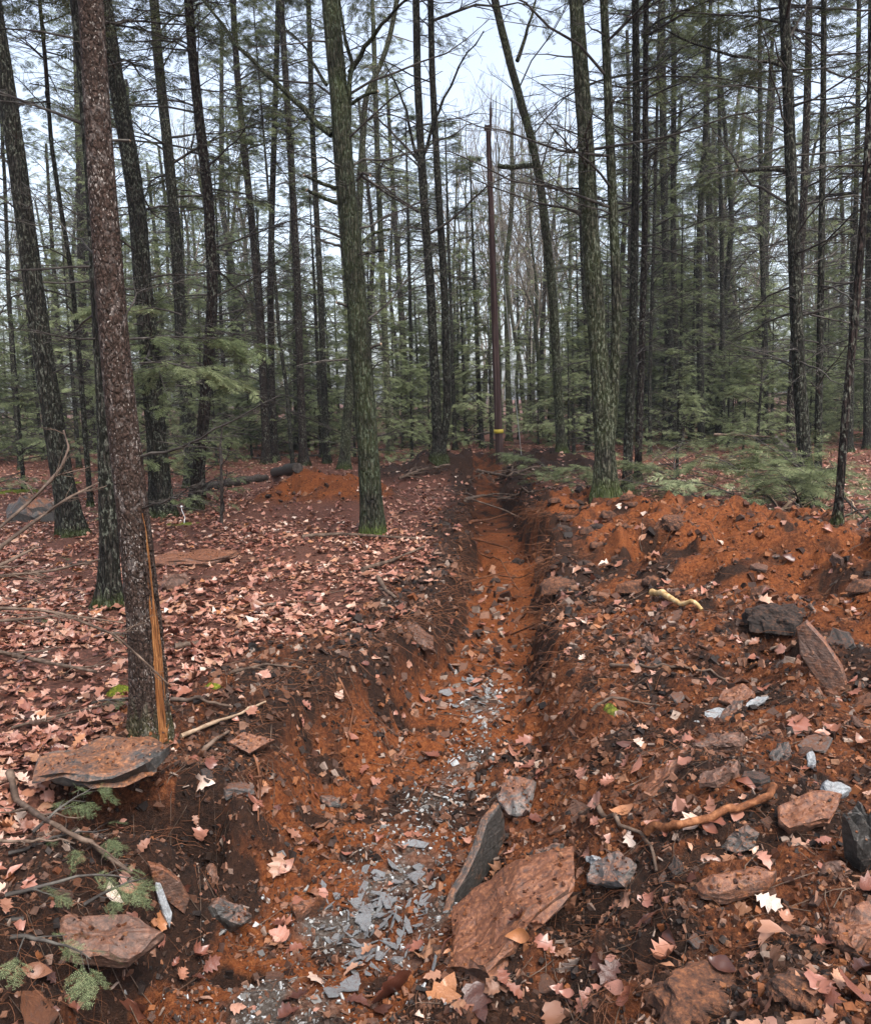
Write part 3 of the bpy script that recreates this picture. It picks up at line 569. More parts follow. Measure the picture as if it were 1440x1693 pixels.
D = dict
TREES = [
 D(n='spruce_tree', l='nearest left trunk with white flecked red bark and torn orange wood at its foot', b=(250, 1213), st=[(66, [(243, 1080), (226, 900), (207, 740), (190, 580), (172, 350), (160, 180), (150, 0)])], H=11, bark='fleck', amp=.03, flare=.3, tw=.62, wf=.90,
   dead=(7, 3.6, 6.5, .5, 1.2), crown=(6.5, .8), limbs=[(5, [(226, 757), (300, 742), (345, 717), (400, 690), (465, 652)], -.5), (4, [(228, 842), (280, 828), (325, 800)], -.6), (4, [(172, 430), (110, 380), (35, 300)], .8), (4, [(190, 560), (230, 480), (340, 455)], .5), (5, [(163, 230), (215, 232)], 0, .8)]),
 D(n='hemlock_tree', l='dark mossy trunk half hidden directly behind the flecked near trunk', b=(183, 1003), st=[(40, [(180, 860), (176, 700), (165, 500), (155, 300), (140, 120), (128, 0)])], H=13, dead=(14, 1.5, 6, .5, 1.4), crown=(6.5, .85)),
 D(n='hemlock_tree', l='leaning dark trunk nearest the left edge with a mossy foot', b=(120, 885), st=[(44, [(98, 760), (72, 590), (46, 400), (22, 220), (2, 90), (-12, 0)])], H=14, bark='hemlock', dead=(20, 1.2, 6.5, .5, 1.6), crown=(6.2, .9), limbs=[(4, [(60, 480), (20, 490), (0, 520)], .3), (5, [(35, 300), (15, 270), (-10, 250)], 0)]),
 D(n='hemlock_tree', l='thick bent trunk just right of the flecked trunk, flared mossy base', b=(270, 855), st=[(42, [(262, 760), (250, 620), (236, 470), (228, 350), (212, 245), (190, 120), (172, 0)])], H=15, dead=(26, 1.6, 8, .5, 2.0), crown=(6.0, 1.0)),
 D(n='hemlock_tree', l='slim reddish trunk bowed to the right above a green mossy foot, left side', b=(322, 842), st=[(25, [(334, 720), (345, 600), (352, 480), (345, 330), (330, 200), (318, 90), (312, 0)])], H=14, bark='red', dead=(44, 1.8, 8, .6, 2.2), crown=(7.0, .9), K=11),
 D(n='hemlock_tree', l='dark trunk seen between the bent trunk and the slim bowed trunk', b=(315, 770), d=19, st=[(26, [(312, 700), (300, 560), (292, 400), (278, 250), (262, 100), (255, 0)])], H=16, dead=(30, 2, 9, .6, 2.0), crown=(5.0, 1.0)),
 D(n='hemlock_tree', l='left one of two close slim trunks standing left of the red soil heap', b=(441, 768), st=[(17, [(436, 640), (428, 500), (415, 350), (403, 240), (392, 120), (385, 0)])], H=17, bark='red', dead=(40, 2.5, 11, .6, 2.0), crown=(8.0, .8), K=11),
 D(n='hemlock_tree', l='right one of two close slim trunks standing left of the red soil heap', b=(455, 764), st=[(15, [(449, 640), (447, 480), (450, 330), (455, 180), (460, 0)])], H=17, bark='red', dead=(34, 3, 11, .6, 1.8), crown=(8.5, .8)),
 D(n='hemlock_tree', l='very thin dark trunk right of the two close slim trunks', b=(484, 765), d=24, st=[(9, [(474, 640), (462, 560), (452, 420)])], H=12, dead=(20, 2, 8, .4, 1.4), crown=(7.0, .6)),
 D(n='hemlock_tree', l='reddish straight trunk behind the crest of the red soil heap', b=(502, 770), st=[(17, [(497, 640), (491, 450), (482, 280), (470, 90), (465, 0)])], H=18, bark='red', dead=(38, 2.5, 12, .6, 2.0), crown=(9.0, .8)),
 D(n='hemlock_tree', l='straight dark trunk just left of the big mossy middle trunk', b=(541, 766), st=[(14, [(536, 640), (530, 480), (522, 330), (516, 200), (512, 60), (510, 0)])], H=17, dead=(34, 2.5, 11, .6, 1.8), crown=(8.5, .8)),
 D(n='hemlock_tree', l='big middle trunk with ridged bark and bright moss at its base', b=(617, 886), st=[(45, [(611, 780), (601, 640), (590, 500), (581, 400), (570, 280), (562, 170), (553, 80), (546, 0)])], H=15, bark='main', amp=.085, flare=.36, tw=.74, wf=.80,
   dead=(20, 2.2, 7, .5, 1.7), crown=(8.5, 1.0), limbs=[(11, [(548, 222), (505, 185), (450, 130), (400, 80), (350, 22), (320, -30)], .9), (10, [(576, 205), (580, 100), (566, 40), (560, -20)], -.25), (9, [(578, 120), (610, 65), (650, 20), (690, -20)], -.7), (6, [(540, 140), (505, 80), (470, 40)], .5),
     (7, [(556, 311), (530, 302), (503, 289)], -.15, .7), (7, [(557, 335), (530, 325), (507, 313)], -.3, .7), (5, [(565, 392), (535, 380), (500, 366)], -.2), (5, [(566, 408), (540, 400), (508, 387)], .2), (6, [(597, 420), (620, 415), (638, 413)], -.3, .7), (6, [(594, 405), (615, 385), (645, 378)], .2, .7),
     (6, [(580, 172), (600, 158), (625, 150)], -.2, .7), (5, [(592, 285), (640, 320), (700, 355)], .6), (5, [(574, 505), (556, 500)], -.1, .8), (5, [(612, 575), (630, 568)], -.1, .8), (4, [(575, 595), (535, 596), (490, 605)], -.4), (5, [(590, 298), (600, 285), (612, 290)], -.2, .8)]),
 D(n='maple_tree', l='mossy pale trunk leaning out from behind the big middle trunk', b=(568, 776), st=[(21, [(575, 680), (583, 560), (590, 420), (598, 260), (604, 160), (630, 105), (645, 60), (656, 0)])], H=14, bark='grey', flare=.6, tw=.45, dead=(10, 6, 12, .6, 2.0), twig=M_TWIGP),
 D(n='hemlock_tree', l='double trunk from one flared base behind the black soil heap', b=(725, 758), st=[(20, [(722, 690), (718, 600), (712, 480), (703, 360), (696, 250), (690, 130), (688, 0)]), (17, [(740, 690), (738, 600), (735, 480), (727, 350), (720, 230), (714, 110), (712, 0)])], H=18, bark='hemlock', flare=.9,
   dead=(24, 3, 13, .8, 2.8), crown=(8.0, .85), limbs=[(6, [(690, 265), (672, 180), (650, 130), (635, 100)], .4), (6, [(698, 262), (730, 170), (770, 90), (800, 50)], -.4), (5, [(698, 270), (640, 210), (600, 170)], .3), (5, [(702, 390), (745, 365), (800, 310), (850, 285)], -.5), (5, [(692, 350), (650, 320), (610, 285)], .4)]),
 D(n='oak_tree', l='lichen spotted trunk leaning left over the pole, with one broken stub limb', b=(928, 748), st=[(19, [(922, 640), (915, 500), (906, 410), (893, 300), (880, 235), (862, 170), (845, 110), (830, 50), (818, 0)])], H=17, bark='grey', flare=.5, dead=(30, 6, 16, .8, 2.8), el=(15, 60), twig=M_TWIG, tw=.8,
   limbs=[(9, [(884, 273), (850, 276), (820, 274)], -.2, .8), (7, [(855, 100), (868, 60), (880, 20), (890, -20)], .3), (4, [(893, 290), (905, 240), (925, 200)], .3)]),
 D(n='hemlock_tree', l='large twin stemmed lichen grey tree at the right lip of the trench', b=(1000, 818), st=[(46, [(1000, 740), (992, 620), (984, 500), (976, 380), (969, 240), (960, 110), (952, 0)]), (26, [(1012, 680), (1018, 600), (1020, 480), (1014, 360), (1007, 200), (1002, 80), (998, 0)])], H=17, bark='grey', flare=.45, wf=.7,
   dead=(22, 3, 9, .6, 2.2), crown=(6.5, .9)),
 D(n='hemlock_tree', l='black slim trunk touching the right side of the twin stemmed grey tree', b=(1036, 812), st=[(19, [(1040, 700), (1046, 560), (1049, 400), (1052, 240), (1052, 100), (1050, 0)])], H=16, dead=(34, 2, 9, .7, 2.4), crown=(7.0, .9), K=11),
 D(n='hemlock_tree', l='reddish slim trunk just right of the black slim trunk', b=(1054, 796), st=[(15, [(1057, 700), (1062, 540), (1066, 380), (1067, 200), (1068, 0)])], H=16, bark='red', dead=(38, 2, 10, .8, 2.6), crown=(7.0, .9), K=12),
 D(n='hemlock_tree', l='dark trunk with flared base, left of a close pair right of centre', b=(1115, 722), d=29, st=[(18, [(1110, 640), (1104, 520), (1099, 360), (1096, 200), (1094, 0)])], H=19, flare=.9, dead=(40, 2.5, 13, .8, 2.6), crown=(7.5, .9), K=11),
 D(n='hemlock_tree', l='dark trunk, right of a close pair right of centre', b=(1124, 720), d=30, st=[(14, [(1119, 620), (1114, 480), (1113, 320), (1114, 150), (1113, 0)])], H=19, dead=(30, 3, 13, .8, 2.2), crown=(8.0, .9)),
 D(n='hemlock_tree', l='trunk with a kink high up standing behind the evergreen sapling on the right', b=(1160, 715), d=30, st=[(15, [(1158, 600), (1155, 470), (1157, 370), (1161, 280), (1166, 230), (1170, 120)])], H=16, bark='hemlock', dead=(30, 3, 11, .6, 2.0), crown=(8.5, .7)),
 D(n='hemlock_tree', l='thin straight trunk in the gap between kinked trunk and right foreground trunk', b=(1196, 712), d=31, st=[(10, [(1195, 600), (1193, 420), (1190, 250), (1188, 100)])], H=15, dead=(30, 2, 11, .5, 1.8), crown=(8.0, .7)),
 D(n='hemlock_tree', l='thin trunk half lost in needles left of the right foreground trunk', b=(1266, 705), d=31, st=[(12, [(1266, 600), (1262, 480), (1258, 300), (1256, 100)])], H=17, dead=(26, 2, 11, .6, 2.0), crown=(6.0, .9)),
 D(n='hemlock_tree', l='right foreground trunk with a long limb reaching left near the top', b=(1337, 838), st=[(28, [(1328, 720), (1319, 580), (1314, 450), (1309, 320), (1304, 180), (1300, 80), (1296, 0)])], H=14, bark='hemlock', dead=(34, 1.8, 8, .7, 2.2), crown=(6.0, 1.0), tl=.45,
   limbs=[(6, [(1298, 110), (1250, 98), (1190, 85), (1130, 65), (1060, 35)], -.5), (6, [(1300, 280), (1255, 279), (1218, 281)], -.3, .8), (5, [(1308, 340), (1240, 300), (1170, 200)], .5), (5, [(1306, 60), (1325, 25), (1345, -10)], .2)]),
 D(n='hemlock_tree', l='reddish trunk partly behind the right foreground trunk', b=(1306, 762), st=[(18, [(1308, 680), (1312, 580), (1322, 450), (1330, 300), (1335, 150), (1338, 0)])], H=16, bark='red', dead=(34, 2, 10, .7, 2.2), crown=(5.5, 1.0)),
 D(n='hemlock_tree', l='black straight trunk right of the right foreground trunk', b=(1352, 826), st=[(15, [(1353, 700), (1356, 560), (1358, 400), (1361, 200), (1362, 0)])], H=15, dead=(34, 1.6, 9, .6, 2.0), crown=(6.0, .9)),
 D(n='hemlock_tree', l='trunk leaning right towards the right edge behind the brush heap', b=(1385, 868), st=[(17, [(1392, 760), (1400, 660), (1408, 580), (1422, 430), (1434, 260), (1440, 120), (1446, 0)])], H=13, bark='red', dead=(26, 1.5, 7, .6, 1.8), crown=(5.8, .9)),
 D(n='hemlock_tree', l='thin trunk between the leaning trunk and the right edge', b=(1405, 748), st=[(12, [(1407, 640), (1410, 540), (1414, 380), (1418, 200), (1420, 0)])], H=16, dead=(30, 2, 10, .7, 2.0), crown=(5.0, 1.0)),
 D(n='hemlock_tree', l='dark trunk cut by the right edge of the view', b=(1434, 730), d=24, st=[(15, [(1434, 620), (1436, 450), (1438, 250), (1440, 0)])], H=17, dead=(30, 2, 10, .7, 2.0), crown=(5.0, 1.0)),
 D(n='hemlock_tree', l='far thin trunk standing left of the leaning left edge trunk', b=(30, 728), d=26, st=[(10, [(22, 620), (14, 480), (8, 300)])], H=15, dead=(20, 2, 10, .6, 1.8), crown=(5.0, .9)),
 D(n='hemlock_tree', l='slim trunk with an orange ribbon between leaning trunk and flecked trunk', b=(150, 838), st=[(11, [(144, 760), (132, 600), (118, 450), (100, 340), (85, 240), (75, 100)])], H=13, dead=(24, 1.5, 8, .5, 1.6), crown=(6.5, .8)),
 D(n='hemlock_tree', l='far trunk showing right of the big middle trunk among green boughs', b=(645, 738), d=30, st=[(14, [(640, 620), (633, 480), (627, 330), (622, 200), (618, 60)])], H=16, bark='grey', dead=(26, 3, 12, .6, 2.0), crown=(7.5, .8)),
 D(n='hemlock_tree', l='far thin trunk left of the double trunk', b=(682, 738), d=33, st=[(9, [(680, 620), (678, 500), (675, 380)])], H=12, dead=(22, 2, 9, .5, 1.6), crown=(6.5, .7)),
 D(n='hemlock_tree', l='far thin trunk right of the double trunk, before the mossy logs', b=(753, 744), st=[(9, [(749, 640), (746, 520), (742, 420)])], H=11, dead=(22, 2, 8, .5, 1.8), crown=(6.5, .7)),
 D(n='hemlock_tree', l='far dark trunk left of the utility pole', b=(797, 742), d=31, st=[(10, [(792, 640), (788, 540), (784, 460)])], H=10, dead=(20, 1.5, 7, .5, 1.6), crown=(5.0, .7)),
 D(n='oak_tree', l='mossy forked bare tree close behind the utility pole', b=(842, 735), d=36, st=[(12, [(840, 640), (838, 540), (836, 440), (845, 360), (848, 300), (846, 250)])], H=13.5, bark='grey', dead=(34, 7, 13, 1.2, 3.4), el=(30, 70), twig=M_TWIGP, K=12),
 D(n='hemlock_tree', l='far trunk just left of the twin stemmed grey tree', b=(975, 738), d=28, st=[(9, [(972, 640), (968, 540), (962, 440)])], H=9, dead=(16, 1.5, 6, .5, 1.6), crown=(5.0, .7)),
 D(n='hemlock_tree', l='thin dark trunk behind the close pair right of centre', b=(1075, 735), d=25, st=[(8, [(1074, 640), (1078, 480), (1084, 300), (1088, 100)])], H=15, dead=(30, 2, 10, .6, 2.2), crown=(6.0, .9)),
]
ROOTS = {}
for sp in TREES: ROOTS[sp['l']] = make_tree(sp)

# torn strip of bare wood on the flecked trunk
def torn_strip():
    root, b, stems = ROOTS[TREES[0]['l']]; P, r = stems[0]; G = Geo(); G2 = Geo()
    hs = np.linspace(-.02, 1.10, 60); k = np.array([np.argmin(np.abs(P[:, 2] - h)) for h in hs])
    c = np.stack([np.interp(hs, P[:, 2], P[:, j]) for j in range(3)], -1); rr = np.interp(hs, P[:, 2], r) * (1 + .22 * np.exp(-np.clip(hs, 0, 9) / (1.3 * r[0] + .05)))
    f = hs / 1.10; a0 = np.radians(-64 + 22 * f + 4 * vnoise(np.stack([hs * 14, hs * 0, hs * 0], -1), 3)); a1 = np.radians(-6 - 30 * f ** 2 + 5 * vnoise(np.stack([hs * 11, hs * 0, hs * 0], -1), 4))
    n = 12; V = []
    for i in range(len(hs)):
        a = np.linspace(a0[i], max(a1[i], a0[i] + .03), n); x = np.linspace(-1, 1, n)
        rad = rr[i] * (1.0 + .035 * (1 - x ** 2)) + .006 * vnoise(np.stack([a * 14, np.full(n, hs[i] * 2.5), np.zeros(n)], -1), 8); rad[0] -= rr[i] * .16; rad[-1] -= rr[i] * .16
        V.append(np.stack([c[i, 0] + rad * np.cos(a), c[i, 1] + rad * np.sin(a), np.full(n, c[i, 2])], -1))
    i = np.arange(len(hs) * n).reshape(-1, n); Q = np.stack([i[:-1, :-1], i[:-1, 1:], i[1:, 1:], i[1:, :-1]], -1).reshape(-1, 4)
    o = link('torn_wood', G.add(np.concatenate(V), Q).mesh('torn_wood', M_WOOD), root); tag(o, 'long torn strip of bare orange wood')
    for side, aa in ((0, a0 - .03), (1, a1 + .04)):                 # ragged lips of bark
        pt = np.stack([c[:, 0] + rr * 1.06 * np.cos(aa), c[:, 1] + rr * 1.06 * np.sin(aa), c[:, 2]], -1)
        rad = np.clip(.007 + .006 * vnoise(np.stack([hs * 25, hs * 0 + side, hs * 0], -1), 6), .002, 1) * np.clip((1.12 - hs) * 8, .1, 1)
        link('bark_lip', Geo().add(*tubes(pt[None], rad[None], 6)).mesh('bark_lip', BARK['fleck']), root)
torn_strip()

# ------------------------------------------------------------------ utility pole
def pole():
    b = hit(826, 762); Y = b[1]; top = at_y(807, 207, Y); root = empty('utility_pole', b, 'weathered reddish utility pole with a yellow band at the end of the trench', 'pole')
    ax = top - b; n = 60; t = np.linspace(-.02, 1, n); Pp = ax[None] * t[:, None]; rad = 13.5 * Y / 2880 * (1 - .42 * t)
    V, Q = tubes(Pp[None], (rad * (1 + .02 * np.sin(t * 70)))[None], 16); G = Geo().add(V, Q); G.add(np.concatenate([V[-16:], [ax * 1.001]]), None, [(k, (k + 1) % 16, 16) for k in range(16)])
    link('shaft', G.mesh('shaft', M_POLE), root)
    h = (at_y(825, 713, Y) - b); f = h[2] / ax[2]; rb = 15 * Y / 2880 * (1 - .36 * f) + .012
    link('band', Geo().add(*tubes((ax[None] * np.array([f - .006, f - .005, f + .005, f + .006])[:, None])[None], np.array([[rb - .02, rb, rb, rb - .02]]), 16)).mesh('band', M_BAND), root)
    for dx, hh in ((.05, .55), (-.06, .12)):
        s = ax + np.array([dx, 0, -.1]); link('top_spike', Geo().add(*tubes(np.array([[s, s + [0, 0, hh * .5], s + [.01, 0, hh]]]), np.array([[.025, .025, .018]]), 6)).mesh('top_spike', M_POLE), root)
    f = .86; g0 = ax * f + np.array([.14, -.02, 0]); link('wire_guard', Geo().add(*tubes(np.array([[g0 - ax * .12, g0, g0 + ax * .09]]), np.array([[.02, .02, .02]]), 6)).mesh('wire_guard', M_WIRE), root)
    a = b + ax * .72 + np.array([.15, 0, 0]); e = hit(862, 752); e = np.array([e[0], max(e[1], Y), 0]); e[2] = gz(e[0], e[1])
    t = np.linspace(0, 1, 20)[:, None]; Pw = a + (e - a) * t; Pw[:, 2] -= .15 * np.sin(np.pi * t[:, 0])
    o = link('guy_wire', Geo().add(*tubes((Pw - e)[None], np.full((1, 20), .008), 5)).mesh('guy_wire', M_WIRE), None, e); tag(o, 'thin pale wire running down beside the utility pole to the ground', 'wire')
pole()
exec_done = True
# ------------------------------------------------------------------ forest behind: copies of a few kinds
def bare_variant(H, seed, n1=11, n2=7, n3=6, r0=.14, sides=7):
    g = np.random.default_rng(seed); st = np.zeros((1, 3)); d = norm(np.array([[g.normal(0, .05), g.normal(0, .05), 1]]))
    P = paths(st, d, np.array([H]), 14, g, .10, 0); R = taper(np.array([r0]), 14, .12)
    tG = Geo().add(*tubes(P, R, sides)); G = Geo()
    p, dd, l, r = children(P, R, np.array([H]), n1, g, .30, .95, (18, 48), .42, False, .35); P1 = paths(p, dd, l, 6, g, .16, -.12); R1 = taper(np.maximum(r, .012), 6, .2); G.add(*tubes(P1, R1, 5))
    p, dd, l, r = children(P1, R1, l, n2, g, .2, .98, (20, 50), .5, False, .25); P2 = paths(p, dd, l, 5, g, .18, -.08); R2 = taper(np.maximum(r, .007), 5, .3); G.add(*tubes(P2, R2, 3))
    p, dd, l, r = children(P2, R2, l, n3, g, .2, .98, (20, 55), .55, False, .15); P3 = paths(p, dd, l, 4, g, .2, -.05); R3 = taper(np.maximum(r, .005), 4, .4); G.add(*tubes(P3, R3, 3))
    return tG, G
VAR_BARE = []
for k in range(4):
    a, c = bare_variant(15 + 1.6 * k, 40 + k, 13, 8, 7); VAR_BARE.append((a.mesh('trunk', BARK['pale' if k % 2 else 'grey']), c.mesh('crown', M_TWIGP)))
VAR_HEM = []
for k in range(4):
    g = np.random.default_rng(60 + k); H = 15 + k
    W = np.array([[0, 0, 0], [g.normal(0, .12), g.normal(0, .12), H * .3], [g.normal(0, .25), g.normal(0, .25), H * .6], [g.normal(0, .2), g.normal(0, .2), H]])
    V, Q, P, r = trunk_geo(W, .15 + .02 * k, 9, 12, .3, .06, 70 + k, .6)
    A, B_, C_ = dead_set(P, r, 46, 1.2, 10, .7, 2.4, g, 8); G = Geo().add(*tubes(*A, 4)); G.add(*tubes(*B_, 3)); G.add(*tubes(*C_, 3))
    VAR_HEM.append((Geo().add(V, Q).mesh('trunk', BARK['hemlock' if k % 2 else 'red']), G.mesh('bare_branches', M_TWIG), P, H))
VAR_SAP = []
for k, H in enumerate((6.0, 4.2, 8.0, 3.0)):
    g = np.random.default_rng(80 + k); V, Q, P, r = trunk_geo(np.array([[0, 0, 0], [0, 0, H * .5], [0, 0, H * 1.0]]), .02 + .008 * H, 9, 8, .25, .04, 90 + k, .4, .9)
    VAR_SAP.append((Geo().add(V, Q).mesh('trunk', BARK['hemlock']), SAPL[k]))
def bgtree(kind, x, y, k, rz, s, label, group, name):
    o = empty(name, (x, y, gz(x, y) - .03), label, 'tree', group); o.rotation_euler = (rng.normal(0, .02), rng.normal(0, .02), rz); o.scale = (s, s, s)
    if kind == 'hem':
        t, b, cp, H = VAR_HEM[k]; link('trunk', t, o); tag(link('bare_branches', b, o), kind='stuff'); h0 = 1.6 + 2.2 * ((rz * 7.3) % 1); c = link('crown', CROWNF[(k + int(rz * 3)) % 2], o, cp[np.searchsorted(cp[:, 2], h0)]); c.rotation_euler = (0, 0, rz * 2.3); c.scale = (1, 1, (H - h0) / 10)
    elif kind == 'bare':
        t, c = VAR_BARE[k]; link('trunk', t, o); link('crown', c, o)
    else:
        t, c = VAR_SAP[k]; link('trunk', t, o); link('crown', c, o)
    return o
placed = [np.array(ROOTS[l][1][:2]) for l in ROOTS]
def px_of(x, y, z):
    d = np.array([x, y, z]) - CAM; w = d @ _F; return 720 + F0 * (d @ _R) / w, 846.5 - F0 * (d @ _U) / w
BG = []
def scatter(kind, n, y0, y1, sep, label, group, name, sizes, ks, gap=None):
    c = 0; tries = 0
    while c < n and tries < n * 60:
        tries += 1; y = math.sqrt(rng.uniform(y0 ** 2, y1 ** 2)); x = rng.uniform(-.62, .62) * y
        if any(np.hypot(*(q - (x, y))) < sep for q in placed): continue
        u, _ = px_of(x, y, 1.0)
        if gap and gap[0] < u < gap[1] and rng.uniform() > gap[2]: continue
        if y < 27 and abs(x - xc(y)) < 2.2: continue
        placed.append(np.array([x, y])); k = int(rng.choice(ks)); BG.append((u, y, label)); BG[-1] += (bgtree(kind, x, y, k, rng.uniform(0, 6.28), rng.uniform(*sizes), label, group, name),); c += 1
scatter('hem', 92, 27, 72, 1.6, 'tall hemlock in the far ranks of the wood behind the trench', 'far ranks of tall hemlocks', 'hemlock_tree', (.8, 1.15), [0, 1, 2, 3], (735, 965, .12))
scatter('sap', 150, 23, 54, .85, 'young grey green hemlock of the understorey behind the big trunks', 'young hemlocks of the understorey', 'hemlock_sapling', (.8, 1.3), [0, 0, 1, 2, 2], (780, 870, .35))
scatter('sap', 64, 25, 40, .7, 'low bushy young hemlock near the ground behind the trunks', 'low bushy hemlocks', 'hemlock_sapling', (.7, 1.1), [3, 3, 1], (800, 850, .4))
scatter('bare', 50, 36, 74, 1.3, 'bare pale deciduous tree in the far wood', 'bare trees in the far wood', 'bare_tree', (.7, 1.1), [0, 1, 2, 3])
LAND = [(118, 'the leaning left edge trunk'), (250, 'the flecked near trunk'), (322, 'the slim bowed trunk'), (447, 'the two close slim trunks'), (617, 'the big middle trunk'), (725, 'the double trunk'), (826, 'the utility pole'), (928, 'the leaning lichen spotted trunk'), (1000, 'the twin stemmed grey tree'), (1118, 'the close pair of trunks'), (1160, 'the kinked trunk'), (1337, 'the right foreground trunk'), (1385, 'the trunk leaning right')]
ORD = ['', 'second ', 'third ', 'fourth ', 'fifth ', 'sixth ', 'seventh ', 'eighth ', 'ninth ', 'tenth ', 'eleventh ', 'twelfth ', 'thirteenth ', 'fourteenth ', 'fifteenth ', 'sixteenth ', 'seventeenth ', 'eighteenth ']
def name_far():
    runs = {}
    for u, y, lab, o in BG:
        k = int(np.argmin([abs(u - q[0]) for q in LAND])); side = 'left' if u < LAND[k][0] else 'right'
        runs.setdefault((lab.split(' in ')[0].split(' of ')[0].split(' near ')[0], k, side), []).append((abs(u - LAND[k][0]), o))
    for (kind, k, side), lst in runs.items():
        for i, (_, o) in enumerate(sorted(lst, key=lambda q: q[0])): o['label'] = '%s%s, counting %s from %s' % ((ORD[i] if i < len(ORD) else '%dth ' % (i + 1)) if i else 'first ', 'far ' + kind if 'hemlock' in kind and 'tall' in kind else kind, 'leftwards' if side == 'left' else 'rightwards', LAND[k][1])
name_far()
def bg_px(kind, u, d, k, s, label, name):
    p = at_y(u, 700, d); placed.append(p[:2]); bgtree(kind, p[0], p[1], k, rng.uniform(0, 6), s, label, None, name)
bg_px('sap', 770, 34, 2, .95, 'feathery young hemlock filling the gap left of the utility pole', 'hemlock_sapling')
for u_, d_, k_, s_, w_ in ((752, 46, 1, .95, 'first'), (775, 58, 2, 1.05, 'second'), (790, 41, 0, .9, 'third'), (812, 50, 3, .95, 'fourth'), (868, 44, 1, .95, 'fifth'), (885, 56, 3, 1.0, 'sixth'), (900, 39, 0, .85, 'seventh'), (942, 48, 2, 1.0, 'eighth'), (858, 63, 2, 1.1, 'ninth'), (925, 60, 3, 1.05, 'tenth')):
    bg_px('bare', u_, d_, k_, s_, w_ + ' listed bare tree in the open gap round the utility pole', 'bare_tree')
bg_px('sap', 1120, 17.5, 1, .62, 'small bushy hemlock right of the twin stemmed grey tree', 'hemlock_sapling')
bg_px('sap', 1250, 19, 1, .85, 'green hemlock sapling left of the right foreground trunk', 'hemlock_sapling')
bg_px('sap', 250, 13.5, 1, .8, 'soft green hemlock sapling just behind the bent trunk on the left', 'hemlock_sapling')
bg_px('sap', 330, 16, 0, .6, 'hemlock sapling behind the slim bowed trunk on the left', 'hemlock_sapling')
bg_px('sap', 30, 19, 1, .9, 'hemlock sapling at the left edge behind the leaning trunk', 'hemlock_sapling')
bg_px('sap', 940, 23, 1, .8, 'hemlock sapling below the leaning lichen spotted trunk', 'hemlock_sapling')

# far wood on the hill: one mass of bare crowns
def far_wood():
    G = Geo(); g = np.random.default_rng(5); base = []
    for k in range(3):
        a, c = bare_variant(17, 140 + k, 8, 4, 3, .16, 4); V = np.concatenate(a.v + c.v); q = np.concatenate(a.q + [x + a.n for x in c.q]); base.append((V, q))
    for i in range(64):
        y = g.uniform(70, 120); x = g.uniform(-.62, .62) * y; V, q = base[i % 3]; c, s = math.cos(i), math.sin(i); f = g.uniform(.8, 1.3)
        R = np.array([[c, -s, 0], [s, c, 0], [0, 0, 1]]); W = (V * np.array([1.15, 1.15, 1])) @ R.T * f + np.array([x, y, gz(x, y) - .2]); G.add(W, q)
    tag(link('far_wood', G.mesh('far_wood', M_TWIGP)), 'distant bare wood on the hillside', 'wood', None, 'stuff')
far_wood()

